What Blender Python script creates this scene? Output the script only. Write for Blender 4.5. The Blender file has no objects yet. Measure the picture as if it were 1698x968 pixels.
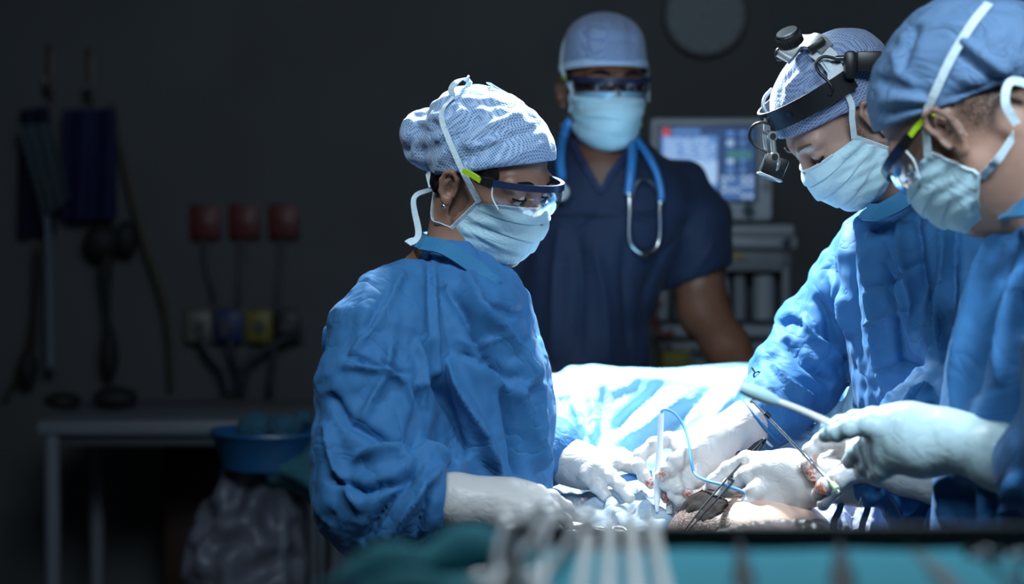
import bpy, bmesh, math, random
import numpy as np
from mathutils import Vector, Matrix

S = bpy.context.scene
C = S.collection
# ------------------------------------------------------------------ camera
FPX = 3300.0
HORIZON = 361.0
CAMZ = 1.4
PITCH = math.atan((484.0 - HORIZON) / FPX)
cd = bpy.data.cameras.new('camera')
cam = bpy.data.objects.new('camera', cd); C.objects.link(cam)
cd.sensor_width = 36.0
cd.lens = FPX * 36.0 / 1698.0
cd.clip_start = 0.05
cam.location = (0, 0, CAMZ)
cam.rotation_euler = (math.pi / 2 - PITCH, 0, 0)
cd.dof.use_dof = True
cd.dof.focus_distance = 2.83
cd.dof.aperture_fstop = 2.6
S.camera = cam
# ------------------------------------------------------------------ world, lights, exposure
w = bpy.data.worlds.new('world'); S.world = w; w.use_nodes = True
w.node_tree.nodes['Background'].inputs[0].default_value = (0.35, 0.6, 1.0, 1)
w.node_tree.nodes['Background'].inputs[1].default_value = 0.012
S.view_settings.view_transform = 'Standard'
S.view_settings.look = 'None'
S.view_settings.exposure = 0.0
S.view_settings.gamma = 1.0
S.view_settings.use_curve_mapping = False

def area_light(name, loc, target, size, power, color, spread=180, shape='DISK'):
    ld = bpy.data.lights.new(name, 'AREA'); ld.shape = shape; ld.size = size
    ld.energy = power; ld.color = color; ld.spread = math.radians(spread)
    o = bpy.data.objects.new(name, ld); C.objects.link(o); o.location = loc
    o.rotation_euler = (Vector(target) - Vector(loc)).to_track_quat('-Z', 'Y').to_euler()
    return o
def spot_light(name, loc, target, size, power, color, angle, blend):
    ld = bpy.data.lights.new(name, 'SPOT'); ld.shadow_soft_size = size
    ld.energy = power; ld.color = color; ld.spot_size = math.radians(angle); ld.spot_blend = blend
    o = bpy.data.objects.new(name, ld); C.objects.link(o); o.location = loc
    o.rotation_euler = (Vector(target) - Vector(loc)).to_track_quat('-Z', 'Y').to_euler()
    return o
# theatre lamp over the operating field, and a second lamp head over the assistants' side
spot_light('theatre_lamp_light', (0.08, 3.36, 2.14), (0.15, 2.98, 1.0), 0.09, 360, (0.88, 0.97, 1.0), 66, 0.3)
area_light('second_lamp_light', (-0.85, 1.85, 2.85), (-0.05, 2.85, 1.2), 0.18, 2.9, (0.72, 0.88, 1.0), 80)
area_light('near_hand_fill_light', (0.85, 1.30, 2.3), (0.44, 2.5, 0.98), 0.30, 2.6, (0.72, 0.88, 1.0), 50)  # unseen fill added to brighten the nearest glove and the right-hand gown
spot_light('tray_fill_light', (0.20, 2.05, 2.45), (0.26, 1.36, 1.15), 0.12, 60, (0.80, 0.93, 1.0), 34, 0.6)  # spot added only to light the foreground tray and its steel
area_light('wall_fill_light', (0.2, 1.0, 2.9), (0.2, 5.8, 1.3), 1.2, 25, (0.70, 0.86, 1.0), 120)  # added fill inside the room that lifts the dark back wall

# ------------------------------------------------------------------ pixel -> world
cp, sp = math.cos(PITCH), math.sin(PITCH)
def P(px, py, d):
    u = (px - 849.0) / FPX * d; v = (484.0 - py) / FPX * d
    return np.array((u, d * cp + v * sp, CAMZ - d * sp + v * cp))
def project(V):
    x = V[:, 0]; y = V[:, 1]; z = V[:, 2] - CAMZ
    d = y * cp - z * sp
    v = y * sp + z * cp
    return np.stack((849 + x / d * FPX, 484 - v / d * FPX, d), 1)

# ------------------------------------------------------------------ objects, names, labels
def tag(o, label, cat, group=None, kind=None):
    o['label'] = label; o['category'] = cat
    if group: o['group'] = group
    if kind: o['kind'] = kind
    return o
def empty(name, loc=(0, 0, 0)):
    o = bpy.data.objects.new(name, None); C.objects.link(o); o.location = tuple(loc); o.empty_display_size = .05
    return o
def link(name, me, mat, parent=None, smooth=True, label=None):
    if mat is not None: me.materials.append(mat)
    if smooth: me.polygons.foreach_set('use_smooth', [True] * len(me.polygons))
    o = bpy.data.objects.new(name, me); C.objects.link(o)
    if parent is not None:
        o.parent = parent
        o.matrix_parent_inverse = Matrix.Translation(-Vector(parent.location))
    if label: o['label'] = label
    return o
def npmesh(name, V, F):
    me = bpy.data.meshes.new(name)
    F = np.asarray(F)
    if len(F) and F.ndim == 2:
        n, k = F.shape
        me.vertices.add(len(V)); me.vertices.foreach_set('co', np.asarray(V, np.float32).ravel())
        me.loops.add(n * k); me.loops.foreach_set('vertex_index', F.astype(np.int32).ravel())
        me.polygons.add(n)
        me.polygons.foreach_set('loop_start', (np.arange(n) * k).astype(np.int32))
        me.update(calc_edges=True); me.validate()
    else:
        me.from_pydata([tuple(v) for v in V], [], [tuple(f) for f in F]); me.update()
    return me
def attr(me, name, vals):
    a = me.attributes.new(name, 'FLOAT', 'POINT'); a.data.foreach_set('value', np.asarray(vals, np.float32))

# ------------------------------------------------------------------ signed-distance modelling
def cone(a, ra, b, rb):
    a = np.array(a, float); b = np.array(b, float); r = max(ra, rb)
    lo = np.minimum(a, b) - r; hi = np.maximum(a, b) + r
    ba = b - a; L = max(1e-9, ba @ ba)
    def f(X, Y, Z):
        x = X - a[0]; y = Y - a[1]; z = Z - a[2]
        t = np.clip((x * ba[0] + y * ba[1] + z * ba[2]) / L, 0, 1)
        return np.sqrt((x - t * ba[0]) ** 2 + (y - t * ba[1]) ** 2 + (z - t * ba[2]) ** 2) - (ra + (rb - ra) * t)
    return lo, hi, f
def ell(c, r, R=None):
    c = np.array(c, float); r = np.array(r, float); R = np.eye(3) if R is None else np.asarray(R)
    ext = np.sqrt(((R * r) ** 2).sum(1))
    def f(X, Y, Z):
        x = X - c[0]; y = Y - c[1]; z = Z - c[2]
        q = [x * R[0, i] + y * R[1, i] + z * R[2, i] for i in range(3)]
        k0 = np.sqrt(sum((q[i] / r[i]) ** 2 for i in range(3))) + 1e-9
        k1 = np.sqrt(sum((q[i] / r[i] ** 2) ** 2 for i in range(3))) + 1e-9
        return k0 * (k0 - 1) / k1
    return c - ext, c + ext, f
def halfspace(p, n):
    p = np.array(p, float); n = np.array(n, float) / np.linalg.norm(n)
    return np.array((-9., -9, -9)), np.array((9., 9, 9)), lambda X, Y, Z: (X - p[0]) * n[0] + (Y - p[1]) * n[1] + (Z - p[2]) * n[2]
def loft(levels, p=2.0, yaw=0.0):
    """levels: (z, cx, cy, rx, ry), any order; a stack of (super)ellipses blended in z"""
    L = np.array(sorted(levels)); zs = L[:, 0]
    zz = np.linspace(zs[0], zs[-1], 240)
    prm = [np.interp(zz, zs, L[:, i]) for i in range(1, 5)]
    ker = np.exp(-np.linspace(-2, 2, 17) ** 2); ker /= ker.sum()
    prm = [np.convolve(np.pad(q, 8, mode='edge'), ker, 'valid') for q in prm]
    rm = L[:, 3:5].max()
    lo = np.array((L[:, 1].min() - rm, L[:, 2].min() - rm, zs[0])); hi = np.array((L[:, 1].max() + rm, L[:, 2].max() + rm, zs[-1]))
    c, s = math.cos(yaw), math.sin(yaw)
    def f(X, Y, Z):
        cx, cy, rx, ry = [np.interp(Z.ravel(), zz, q).reshape(Z.shape) for q in prm]
        x = X - cx; y = Y - cy
        u = (x * c + y * s) / rx; v = (-x * s + y * c) / ry
        rr = (np.abs(u) ** p + np.abs(v) ** p) ** (1 / p)
        d = (rr - 1) * np.minimum(rx, ry)
        return np.maximum(d, np.maximum(zs[0] - Z, Z - zs[-1]))
    return lo, hi, f
class Field:
    def __init__(s, lo, hi, h):
        s.lo = np.array(lo, float); s.h = h
        n = np.ceil((np.array(hi) - s.lo) / h).astype(int) + 1
        s.ax = [s.lo[i] + h * np.arange(n[i]) for i in range(3)]
        s.v = np.full(n, 9.0, np.float32)
    def _sl(s, lo, hi, pad):
        sl = []
        for i in range(3):
            a = int(np.clip(np.floor((lo[i] - pad - s.lo[i]) / s.h), 0, s.v.shape[i])); b = int(np.clip(np.ceil((hi[i] + pad - s.lo[i]) / s.h) + 1, 0, s.v.shape[i]))
            sl.append(slice(a, b))
        return tuple(sl)
    def _ev(s, prim, pad):
        sl = s._sl(prim[0], prim[1], pad)
        X = s.ax[0][sl[0]][:, None, None].astype(np.float32); Y = s.ax[1][sl[1]][None, :, None].astype(np.float32); Z = s.ax[2][sl[2]][None, None, :].astype(np.float32)
        if 0 in (X.size, Y.size, Z.size): return sl, None
        return sl, prim[2](X, Y, Z)
    def add(s, prim, k=0.01):
        sl, d = s._ev(prim, k + 3 * s.h)
        if d is None: return s
        a = s.v[sl]
        m = np.maximum(k - np.abs(a - d), 0) / k
        s.v[sl] = np.minimum(a, d) - m * m * k * .25
        return s
    def sub(s, prim, k=0.005):
        sl, d = s._ev(prim, k + 3 * s.h)
        if d is None: return s
        a = s.v[sl]; d = -d
        m = np.maximum(k - np.abs(a - d), 0) / k
        s.v[sl] = np.maximum(a, d) + m * m * k * .25
        return s
    def chain(s, pts, k=0.01):
        for (a, ra), (b, rb) in zip(pts[:-1], pts[1:]): s.add(cone(a, ra, b, rb), k)
        return s
    def mesh(s, smooth=2):
        v = s.v; ins = v < 0
        n = np.array(v.shape) - 1
        acc = np.zeros(tuple(n) + (3,), np.float32); cnt = np.zeros(tuple(n), np.float32)
        def cs(o): return tuple(slice(o[i], o[i] + n[i]) for i in range(3))
        sgn = np.zeros(tuple(n), np.int8)
        for o in np.ndindex(2, 2, 2): sgn += ins[cs(o)]
        act = (sgn > 0) & (sgn < 8)
        idx = np.argwhere(act); N = len(idx)
        P_ = np.zeros((N, 3)); Cn = np.zeros(N)
        for ax in range(3):
            for o in np.ndindex(2, 2):
                a = [0, 0, 0]; r = [i for i in range(3) if i != ax]
                a[r[0]], a[r[1]] = o; b = list(a); b[ax] = 1
                va = v[idx[:, 0] + a[0], idx[:, 1] + a[1], idx[:, 2] + a[2]]
                vb = v[idx[:, 0] + b[0], idx[:, 1] + b[1], idx[:, 2] + b[2]]
                m = (va < 0) != (vb < 0)
                t = np.where(m, va / np.where(m, va - vb, 1), 0)
                q = np.zeros((N, 3)); q[:] = a; q[:, ax] = t
                P_[m] += q[m]; Cn[m] += 1
        V = (idx + P_ / Cn[:, None]) * s.h + s.lo
        ids = np.full(tuple(n), -1, np.int64); ids[act] = np.arange(N)
        F = []
        for ax in range(3):
            sl0 = [slice(None)] * 3; sl1 = [slice(None)] * 3; sl0[ax] = slice(0, -1); sl1[ax] = slice(1, None)
            A, B = ins[tuple(sl0)], ins[tuple(sl1)]
            e = np.argwhere(A != B)
            r = [(ax + 1) % 3, (ax + 2) % 3]
            ok = (e[:, r[0]] > 0) & (e[:, r[1]] > 0) & (e[:, r[0]] < n[r[0]]) & (e[:, r[1]] < n[r[1]])
            e = e[ok]; flip = A[e[:, 0], e[:, 1], e[:, 2]]
            def g(d0, d1):
                q = e.copy(); q[:, r[0]] -= d0; q[:, r[1]] -= d1
                return ids[q[:, 0], q[:, 1], q[:, 2]]
            Q = np.stack((g(1, 1), g(0, 1), g(0, 0), g(1, 0)), 1)
            Q[~flip] = Q[~flip][:, ::-1]
            F.append(Q)
        F = np.concatenate(F)
        if smooth: V = lap(V, F, smooth)
        return V, F
def edges_of(F, diag=False):
    k = F.shape[1]
    E = [F[:, [i, (i + 1) % k]] for i in range(k)]
    if diag and k == 4: E += [F[:, [0, 2]], F[:, [1, 3]]]
    E = np.sort(np.concatenate(E), 1)
    key = np.unique(E[:, 0].astype(np.int64) * 10000000 + E[:, 1])
    return np.stack((key // 10000000, key % 10000000), 1)
def scatter(N, E, W):
    return np.stack([np.bincount(E, W[:, i], N) for i in range(3)], 1)
def lap(V, F, n, lam=0.5, mask=None):
    E = edges_of(F); N = len(V)
    ii = np.concatenate((E[:, 0], E[:, 1])); jj = np.concatenate((E[:, 1], E[:, 0]))
    deg = np.bincount(ii, minlength=N).clip(1)[:, None]
    for _ in range(n):
        D = (scatter(N, ii, V[jj]) / deg - V) * lam
        V = V + (D if mask is None else D * mask[:, None])
    return V
def normals(V, F):
    n = np.cross(V[F[:, 2]] - V[F[:, 0]], V[F[:, -1]] - V[F[:, 1]])
    N = np.zeros_like(V)
    for i in range(F.shape[1]): N += scatter(len(V), F[:, i], n)
    return N / (np.linalg.norm(N, axis=1, keepdims=True) + 1e-12)
def vnoise(V, freq, seed):
    """smooth value noise by a few random plane waves"""
    r = np.random.RandomState(seed); o = np.zeros(len(V))
    for _ in range(14):
        k = r.normal(size=3); k *= freq * r.uniform(.6, 1.5) / np.linalg.norm(k)
        o += np.sin(V @ k * 2 * math.pi + r.uniform(0, 6.28))
    return o / 3.7
def strokes(V, F, L, gain=1.0):
    """cloth folds: each (pixel polyline, width px, height m[, sharp]) raises or sinks the camera-facing cloth along a line"""
    N = normals(V, F); Q = project(V)
    view = np.array((0, 0, CAMZ)) - V; view /= np.linalg.norm(view, axis=1, keepdims=True)
    face = np.clip(((N * view).sum(1) + .05) / .35, 0, 1)
    D = np.zeros(len(V))
    for st in L:
        pts, wd, amp = st[:3]
        dmax = st[3] if len(st) > 3 else 9
        pts = np.array(pts, float); best = np.full(len(V), 1e9); tt = np.zeros(len(V))
        seg = np.linalg.norm(np.diff(pts, axis=0), axis=1); cum = np.concatenate(([0], np.cumsum(seg)))
        for i in range(len(seg)):
            a = pts[i]; b = pts[i + 1]; ba = b - a
            t = np.clip(((Q[:, :2] - a) @ ba) / (ba @ ba), 0, 1)
            d = np.linalg.norm(Q[:, :2] - a - t[:, None] * ba, axis=1)
            m = d < best; best[m] = d[m]; tt[m] = (cum[i] + t[m] * seg[i]) / cum[-1]
        taper = np.clip(np.minimum(tt, 1 - tt) * 5, 0, 1) ** .7
        fo = np.exp(-(best / wd) ** 2) * .55 + np.exp(-best / wd * 1.6) * .45
        D += amp * fo * taper * (Q[:, 2] < dmax)
    return V + N * (D * face * gain)[:, None]
def crumple(V, F, stretch, iters=120, kf=.02, kb=.25, seed=1, seedamp=.0015, freq=12, dirs=None, normal_bias=True, limit=.03, cell=.05):
    """excess cloth buckles: every edge wants to be longer than it is, the sheet stays near its form"""
    E = edges_of(F, True); N = len(V); V0 = V.copy(); Nn = normals(V, F)
    L0 = np.linalg.norm(V[E[:, 0]] - V[E[:, 1]], axis=1)
    s = (stretch[E[:, 0]] + stretch[E[:, 1]]) * .5 if np.ndim(stretch) else np.full(len(E), stretch)
    if dirs is not None:
        dv = dirs[E[:, 0]]; ed = (V[E[:, 1]] - V[E[:, 0]]) / L0[:, None]
        s = s * (.15 + .85 * (dv * ed).sum(1) ** 2)
    L = L0 * (1 + s)
    deg = np.bincount(E.ravel(), minlength=N).clip(1)[:, None]
    V = V + Nn * (vnoise(V, freq, seed) * seedamp)[:, None]
    E4 = edges_of(F); ii = np.concatenate((E4[:, 0], E4[:, 1])); jj = np.concatenate((E4[:, 1], E4[:, 0]))
    d4 = np.bincount(ii, minlength=N).clip(1)[:, None]
    vel = np.zeros_like(V)
    lp0 = scatter(N, ii, V0[jj]) / d4 - V0; lp0 = (lp0 - scatter(N, ii, lp0[jj]) / d4) * kb
    cells = []
    for sh in (0, .37, .71):
        q = np.floor((V0 + sh * cell) / cell).astype(np.int64); q -= q.min(0)
        u, inv = np.unique(q[:, 0] * 1000000 + q[:, 1] * 1000 + q[:, 2], return_inverse=True)
        cells.append((inv, len(u), np.bincount(inv).clip(1)))
    for it in range(iters):
        if it % 4 == 0:      # no swelling: the mean of each patch stays where it was
            nd = ((V - V0) * Nn).sum(1); mean = sum((np.bincount(i, nd, n) / c)[i] for i, n, c in cells) / 3
            V = V - Nn * (mean * .35)[:, None]
        d = V[E[:, 1]] - V[E[:, 0]]; l = np.linalg.norm(d, axis=1) + 1e-9
        c = d * ((l - L) / l * .5)[:, None]
        dv = (scatter(N, E[:, 0], c) - scatter(N, E[:, 1], c)) / deg * 2.2
        lp = scatter(N, ii, V[jj]) / d4 - V
        lp = (lp - scatter(N, ii, lp[jj]) / d4) * kb      # resists bending, not stretching
        vel = vel * .85 + dv * .35 + (lp - lp0) + (V0 - V) * kf
        V = V + vel * .6
        o = V - V0; m = np.linalg.norm(o, axis=1); k = np.minimum(1, limit / (m + 1e-9)); V = V0 + o * k[:, None]
    return V
def subdiv(V, F):
    """one linear split of quads"""
    E = edges_of(F); N = len(V); M = len(E)
    key = E[:, 0].astype(np.int64) * 10000000 + E[:, 1]
    def eid(a, b):
        k = np.minimum(a, b).astype(np.int64) * 10000000 + np.maximum(a, b); return np.searchsorted(key, k) + N
    ce = np.arange(len(F)) + N + M
    V2 = np.concatenate((V, (V[E[:, 0]] + V[E[:, 1]]) / 2, V[F].mean(1)))
    e = [eid(F[:, i], F[:, (i + 1) % 4]) for i in range(4)]
    F2 = np.concatenate([np.stack((F[:, i], e[i], ce, e[i - 1]), 1) for i in range(4)])
    return V2, F2
def drop(V, F, keepv):
    keep = keepv[F].all(1); F = F[keep]; u = np.unique(F); mp = np.full(len(V), -1); mp[u] = np.arange(len(u))
    return V[u], mp[F]
# ------------------------------------------------------------------ materials
def mat(name, col, rough=.6, metal=0., spec=.5, sheen=0., coat=0., sss=0., emis=None, estr=1., alpha=1., trans=0.):
    m = bpy.data.materials.new(name); m.use_nodes = True
    b = m.node_tree.nodes['Principled BSDF']
    b.inputs['Base Color'].default_value = (*col, 1); b.inputs['Roughness'].default_value = rough
    b.inputs['Metallic'].default_value = metal; b.inputs['Specular IOR Level'].default_value = spec
    b.inputs['Sheen Weight'].default_value = sheen; b.inputs['Coat Weight'].default_value = coat
    b.inputs['Alpha'].default_value = alpha; b.inputs['Transmission Weight'].default_value = trans
    if sss:
        b.inputs['Subsurface Weight'].default_value = sss; b.inputs['Subsurface Radius'].default_value = (.9, .35, .2); b.inputs['Subsurface Scale'].default_value = .01
    if emis: b.inputs['Emission Color'].default_value = (*emis, 1); b.inputs['Emission Strength'].default_value = estr
    return m
def nd(m, t, **kw):
    n = m.node_tree.nodes.new(t)
    for k, v in kw.items():
        if k in n.inputs: n.inputs[k].default_value = v
        else: setattr(n, k, v)
    return n
def lk(m, a, b): m.node_tree.links.new(a, b)
def bsdf(m): return m.node_tree.nodes['Principled BSDF']
def ridge(m, scale, dist, stretch=(1, 1, 1), detail=3):
    tc = nd(m, 'ShaderNodeTexCoord'); mp = nd(m, 'ShaderNodeMapping'); mp.inputs['Scale'].default_value = stretch
    lk(m, tc.outputs['Object'], mp.inputs['Vector'])
    n = nd(m, 'ShaderNodeTexNoise', Scale=scale, Detail=detail, Distortion=dist); n.inputs['Roughness'].default_value = .55
    lk(m, mp.outputs[0], n.inputs['Vector'])
    s = nd(m, 'ShaderNodeMath', operation='SUBTRACT'); s.inputs[1].default_value = .5; lk(m, n.outputs['Fac'], s.inputs[0])
    a = nd(m, 'ShaderNodeMath', operation='ABSOLUTE'); lk(m, s.outputs[0], a.inputs[0])
    p = nd(m, 'ShaderNodeMath', operation='POWER'); p.inputs[1].default_value = .6; lk(m, a.outputs[0], p.inputs[0])
    return p.outputs[0], tc
def cloth(name, col, rough=.68, sheen=.05, crease=.5, scale=14, weave=True, varied=.12):
    m = mat(name, col, rough, sheen=sheen, spec=.25); b = bsdf(m)
    r, tc = ridge(m, scale, .8)
    bp = nd(m, 'ShaderNodeBump', Strength=crease); bp.inputs['Distance'].default_value = .012
    bp.invert = False
    lk(m, r, bp.inputs['Height']); lk(m, bp.outputs[0], b.inputs['Normal'])
    if weave:
        n = nd(m, 'ShaderNodeTexNoise', Scale=900, Detail=1); lk(m, tc.outputs['Object'], n.inputs['Vector'])
        b2 = nd(m, 'ShaderNodeBump', Strength=.12); b2.inputs['Distance'].default_value = .001
        lk(m, n.outputs['Fac'], b2.inputs['Height']); lk(m, bp.outputs[0], b2.inputs['Normal']); lk(m, b2.outputs[0], b.inputs['Normal'])
    n = nd(m, 'ShaderNodeTexNoise', Scale=5, Detail=4); lk(m, tc.outputs['Object'], n.inputs['Vector'])
    mx = nd(m, 'ShaderNodeMixRGB'); mx.inputs[1].default_value = (*[c * (1 - varied) for c in col], 1); mx.inputs[2].default_value = (*[min(1, c * (1 + varied)) for c in col], 1)
    lk(m, n.outputs['Fac'], mx.inputs[0]); lk(m, mx.outputs[0], b.inputs['Base Color'])
    return m
def capcloth(name, light, dark, pitch=.0034, crease=.5):
    m = mat(name, light, .8, sheen=.2, spec=.2); b = bsdf(m)
    r, tc = ridge(m, 22, 1.0)
    mp = nd(m, 'ShaderNodeMapping'); mp.inputs['Rotation'].default_value = (.6, .5, .4); lk(m, tc.outputs['Object'], mp.inputs['Vector'])
    v = nd(m, 'ShaderNodeTexVoronoi', Scale=1 / pitch, Randomness=0.0) ; lk(m, mp.outputs[0], v.inputs['Vector'])
    rp = nd(m, 'ShaderNodeValToRGB'); rp.color_ramp.elements[0].position = .25; rp.color_ramp.elements[1].position = .55
    rp.color_ramp.elements[0].color = (*dark, 1); rp.color_ramp.elements[1].color = (*light, 1)
    lk(m, v.outputs['Distance'], rp.inputs[0]); lk(m, rp.outputs[0], b.inputs['Base Color'])
    bp = nd(m, 'ShaderNodeBump', Strength=crease); bp.inputs['Distance'].default_value = .008
    lk(m, r, bp.inputs['Height']); lk(m, bp.outputs[0], b.inputs['Normal'])
    return m
def skin(name, col, dark, rough=.45, beard=None):
    m = mat(name, col, rough, sss=.12, spec=.4); b = bsdf(m)
    tc = nd(m, 'ShaderNodeTexCoord')
    n = nd(m, 'ShaderNodeTexNoise', Scale=28, Detail=6); lk(m, tc.outputs['Object'], n.inputs['Vector'])
    mx = nd(m, 'ShaderNodeMixRGB'); mx.inputs[1].default_value = (*col, 1); mx.inputs[2].default_value = (*dark, 1)
    rm = nd(m, 'ShaderNodeMapRange'); rm.inputs['From Min'].default_value = .4; rm.inputs['From Max'].default_value = .75; rm.inputs['To Max'].default_value = .6
    lk(m, n.outputs['Fac'], rm.inputs[0]); lk(m, rm.outputs[0], mx.inputs[0])
    out = mx.outputs[0]
    a = nd(m, 'ShaderNodeAttribute', attribute_name='hair')
    hn = nd(m, 'ShaderNodeTexNoise', Scale=420, Detail=2); lk(m, tc.outputs['Object'], hn.inputs['Vector'])
    hm = nd(m, 'ShaderNodeMapRange'); hm.inputs['From Min'].default_value = .35; hm.inputs['From Max'].default_value = .6; hm.inputs['To Min'].default_value = .45
    lk(m, hn.outputs['Fac'], hm.inputs[0])
    mu = nd(m, 'ShaderNodeMath', operation='MULTIPLY'); lk(m, a.outputs['Fac'], mu.inputs[0]); lk(m, hm.outputs[0], mu.inputs[1])
    m2 = nd(m, 'ShaderNodeMixRGB'); m2.inputs[2].default_value = (*(beard or (.03, .018, .012)), 1)
    lk(m, mu.outputs[0], m2.inputs[0]); lk(m, out, m2.inputs[1]); lk(m, m2.outputs[0], b.inputs['Base Color'])
    bp = nd(m, 'ShaderNodeBump', Strength=.25); bp.inputs['Distance'].default_value = .001
    n2 = nd(m, 'ShaderNodeTexNoise', Scale=260, Detail=3); lk(m, tc.outputs['Object'], n2.inputs['Vector'])
    lk(m, n2.outputs['Fac'], bp.inputs['Height']); lk(m, bp.outputs[0], b.inputs['Normal'])
    return m
def glove_mat(name, col, blood=False):
    m = mat(name, col, .42, sss=.1, spec=.45, coat=.08); b = bsdf(m)
    r, tc = ridge(m, 38, .6, detail=2)
    bp = nd(m, 'ShaderNodeBump', Strength=.4); bp.inputs['Distance'].default_value = .004
    lk(m, r, bp.inputs['Height']); lk(m, bp.outputs[0], b.inputs['Normal'])
    a = nd(m, 'ShaderNodeAttribute', attribute_name='blood')
    n = nd(m, 'ShaderNodeTexNoise', Scale=130, Detail=3, Distortion=1.5); lk(m, tc.outputs['Object'], n.inputs['Vector'])
    mr = nd(m, 'ShaderNodeMapRange'); mr.inputs['From Min'].default_value = .44; mr.inputs['From Max'].default_value = .58
    lk(m, n.outputs['Fac'], mr.inputs[0])
    mu = nd(m, 'ShaderNodeMath', operation='MULTIPLY'); lk(m, a.outputs['Fac'], mu.inputs[0]); lk(m, mr.outputs[0], mu.inputs[1])
    mx = nd(m, 'ShaderNodeMixRGB'); mx.inputs[1].default_value = (*col, 1); mx.inputs[2].default_value = (.42, .07, .02, 1)
    lk(m, mu.outputs[0], mx.inputs[0]); lk(m, mx.outputs[0], b.inputs['Base Color'])
    return m
def clear(name, col=(.9, .95, 1), rough=.05, amount=.75, gloss=1.):
    """thin clear plastic: mostly see-through, with a gloss"""
    m = bpy.data.materials.new(name); m.use_nodes = True; nt = m.node_tree; nt.nodes.clear()
    o = nt.nodes.new('ShaderNodeOutputMaterial'); t = nt.nodes.new('ShaderNodeBsdfTransparent'); g = nt.nodes.new('ShaderNodeBsdfGlossy'); mx = nt.nodes.new('ShaderNodeMixShader'); lw = nt.nodes.new('ShaderNodeLayerWeight')
    t.inputs[0].default_value = (*col, 1); g.inputs['Roughness'].default_value = rough; g.inputs[0].default_value = (gloss, gloss, gloss, 1)
    lw.inputs['Blend'].default_value = 1 - amount
    nt.links.new(lw.outputs['Facing'], mx.inputs[0]); nt.links.new(t.outputs[0], mx.inputs[1]); nt.links.new(g.outputs[0], mx.inputs[2]); nt.links.new(mx.outputs[0], o.inputs[0])
    n = nt.nodes.new('ShaderNodeTexNoise'); n.inputs['Scale'].default_value = 30; tc = nt.nodes.new('ShaderNodeTexCoord'); b = nt.nodes.new('ShaderNodeBump'); b.inputs['Strength'].default_value = .5; b.inputs['Distance'].default_value = .003
    nt.links.new(tc.outputs['Object'], n.inputs['Vector']); nt.links.new(n.outputs['Fac'], b.inputs['Height']); nt.links.new(b.outputs[0], g.inputs['Normal'])
    return m
M = dict(
    gown=cloth('gown_blue', (.030, .138, .33), crease=.5, scale=9, sheen=.04),
    gown_w=cloth('gown_blue_worn', (.033, .148, .34), crease=.5, scale=9, sheen=.04),
    gown_trim=cloth('gown_trim_teal', (.03, .17, .34), crease=.3, scale=20),
    scrub=cloth('scrub_navy', (.014, .024, .056), crease=.3, scale=8),
    cap=capcloth('cap_dotted', (.42, .56, .76), (.07, .17, .38)),
    cap_b=capcloth('cap_dotted_pale', (.30, .38, .56), (.07, .12, .27)),
    cap_h=cloth('cap_hem', (.45, .56, .72), crease=.3, scale=30),
    cap_d=cloth('cap_blue', (.12, .22, .38), crease=.6, scale=14),
    mask=cloth('mask_pale', (.50, .72, .80), rough=.8, crease=.25, scale=24, varied=.04),
    tie=cloth('mask_tie', (.62, .74, .80), rough=.8, crease=.2, scale=60, varied=.04),
    glove=glove_mat('latex_glove', (.50, .485, .475)),
    glove_c=glove_mat('latex_glove_cyan_cast', (.44, .60, .645)),  # cyan light from drape and lamps put into the glove colour
    drape=cloth('surgical_drape', (.30, .56, .74), rough=.85, crease=.6, scale=9, varied=.3),
    drape_w=cloth('pale_drape', (.42, .47, .62), rough=.85, crease=.5, scale=9),
    teal=cloth('teal_cloth', (.03, .20, .25), rough=.85, crease=.3, scale=6),
    skin_w=skin('skin_brown', (.30, .165, .115), (.20, .095, .06)),
    skin_m=skin('skin_dark', (.17, .075, .045), (.10, .04, .024)),
    skin_s=skin('skin_fair', (.46, .29, .23), (.34, .18, .13), beard=(.06, .03, .02)),
    skin_t=skin('skin_tan', (.42, .25, .19), (.30, .15, .10), beard=(.03, .018, .012)),
    hair=mat('black_hair', (.010, .007, .007), .85, spec=.12),
    steel=mat('steel', (.62, .64, .66), .22, metal=1.),
    steel_b=mat('satin_steel', (.78, .80, .82), .38, metal=.85),
    steel_d=mat('dark_steel', (.10, .11, .12), .3, metal=1.),
    black=mat('black_plastic', (.012, .013, .015), .35),
    silver=mat('silver_plastic', (.36, .39, .41), .35, metal=.5),
    white=mat('white_plastic', (.72, .76, .80), .4),
    bluep=mat('blue_plastic', (.02, .20, .55), .35),
    cord=mat('blue_cord', (.10, .32, .68), .4),
    navy=mat('navy_plastic', (.014, .025, .07), .3),
    lime=mat('lime_plastic', (.42, .62, .02), .4),
    lens=clear('clear_lens', amount=.72, rough=.08),
    film=clear('clear_film', (.86, .9, .94), .45, .88, .16),
    grey=mat('grey_plastic', (.30, .33, .36), .5),
    grey_l=mat('light_grey_plastic', (.46, .52, .58), .5),
    grey_d=mat('dark_grey_plastic', (.05, .055, .065), .5),
    rubber=mat('rubber', (.01, .01, .011), .7),
)
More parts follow.
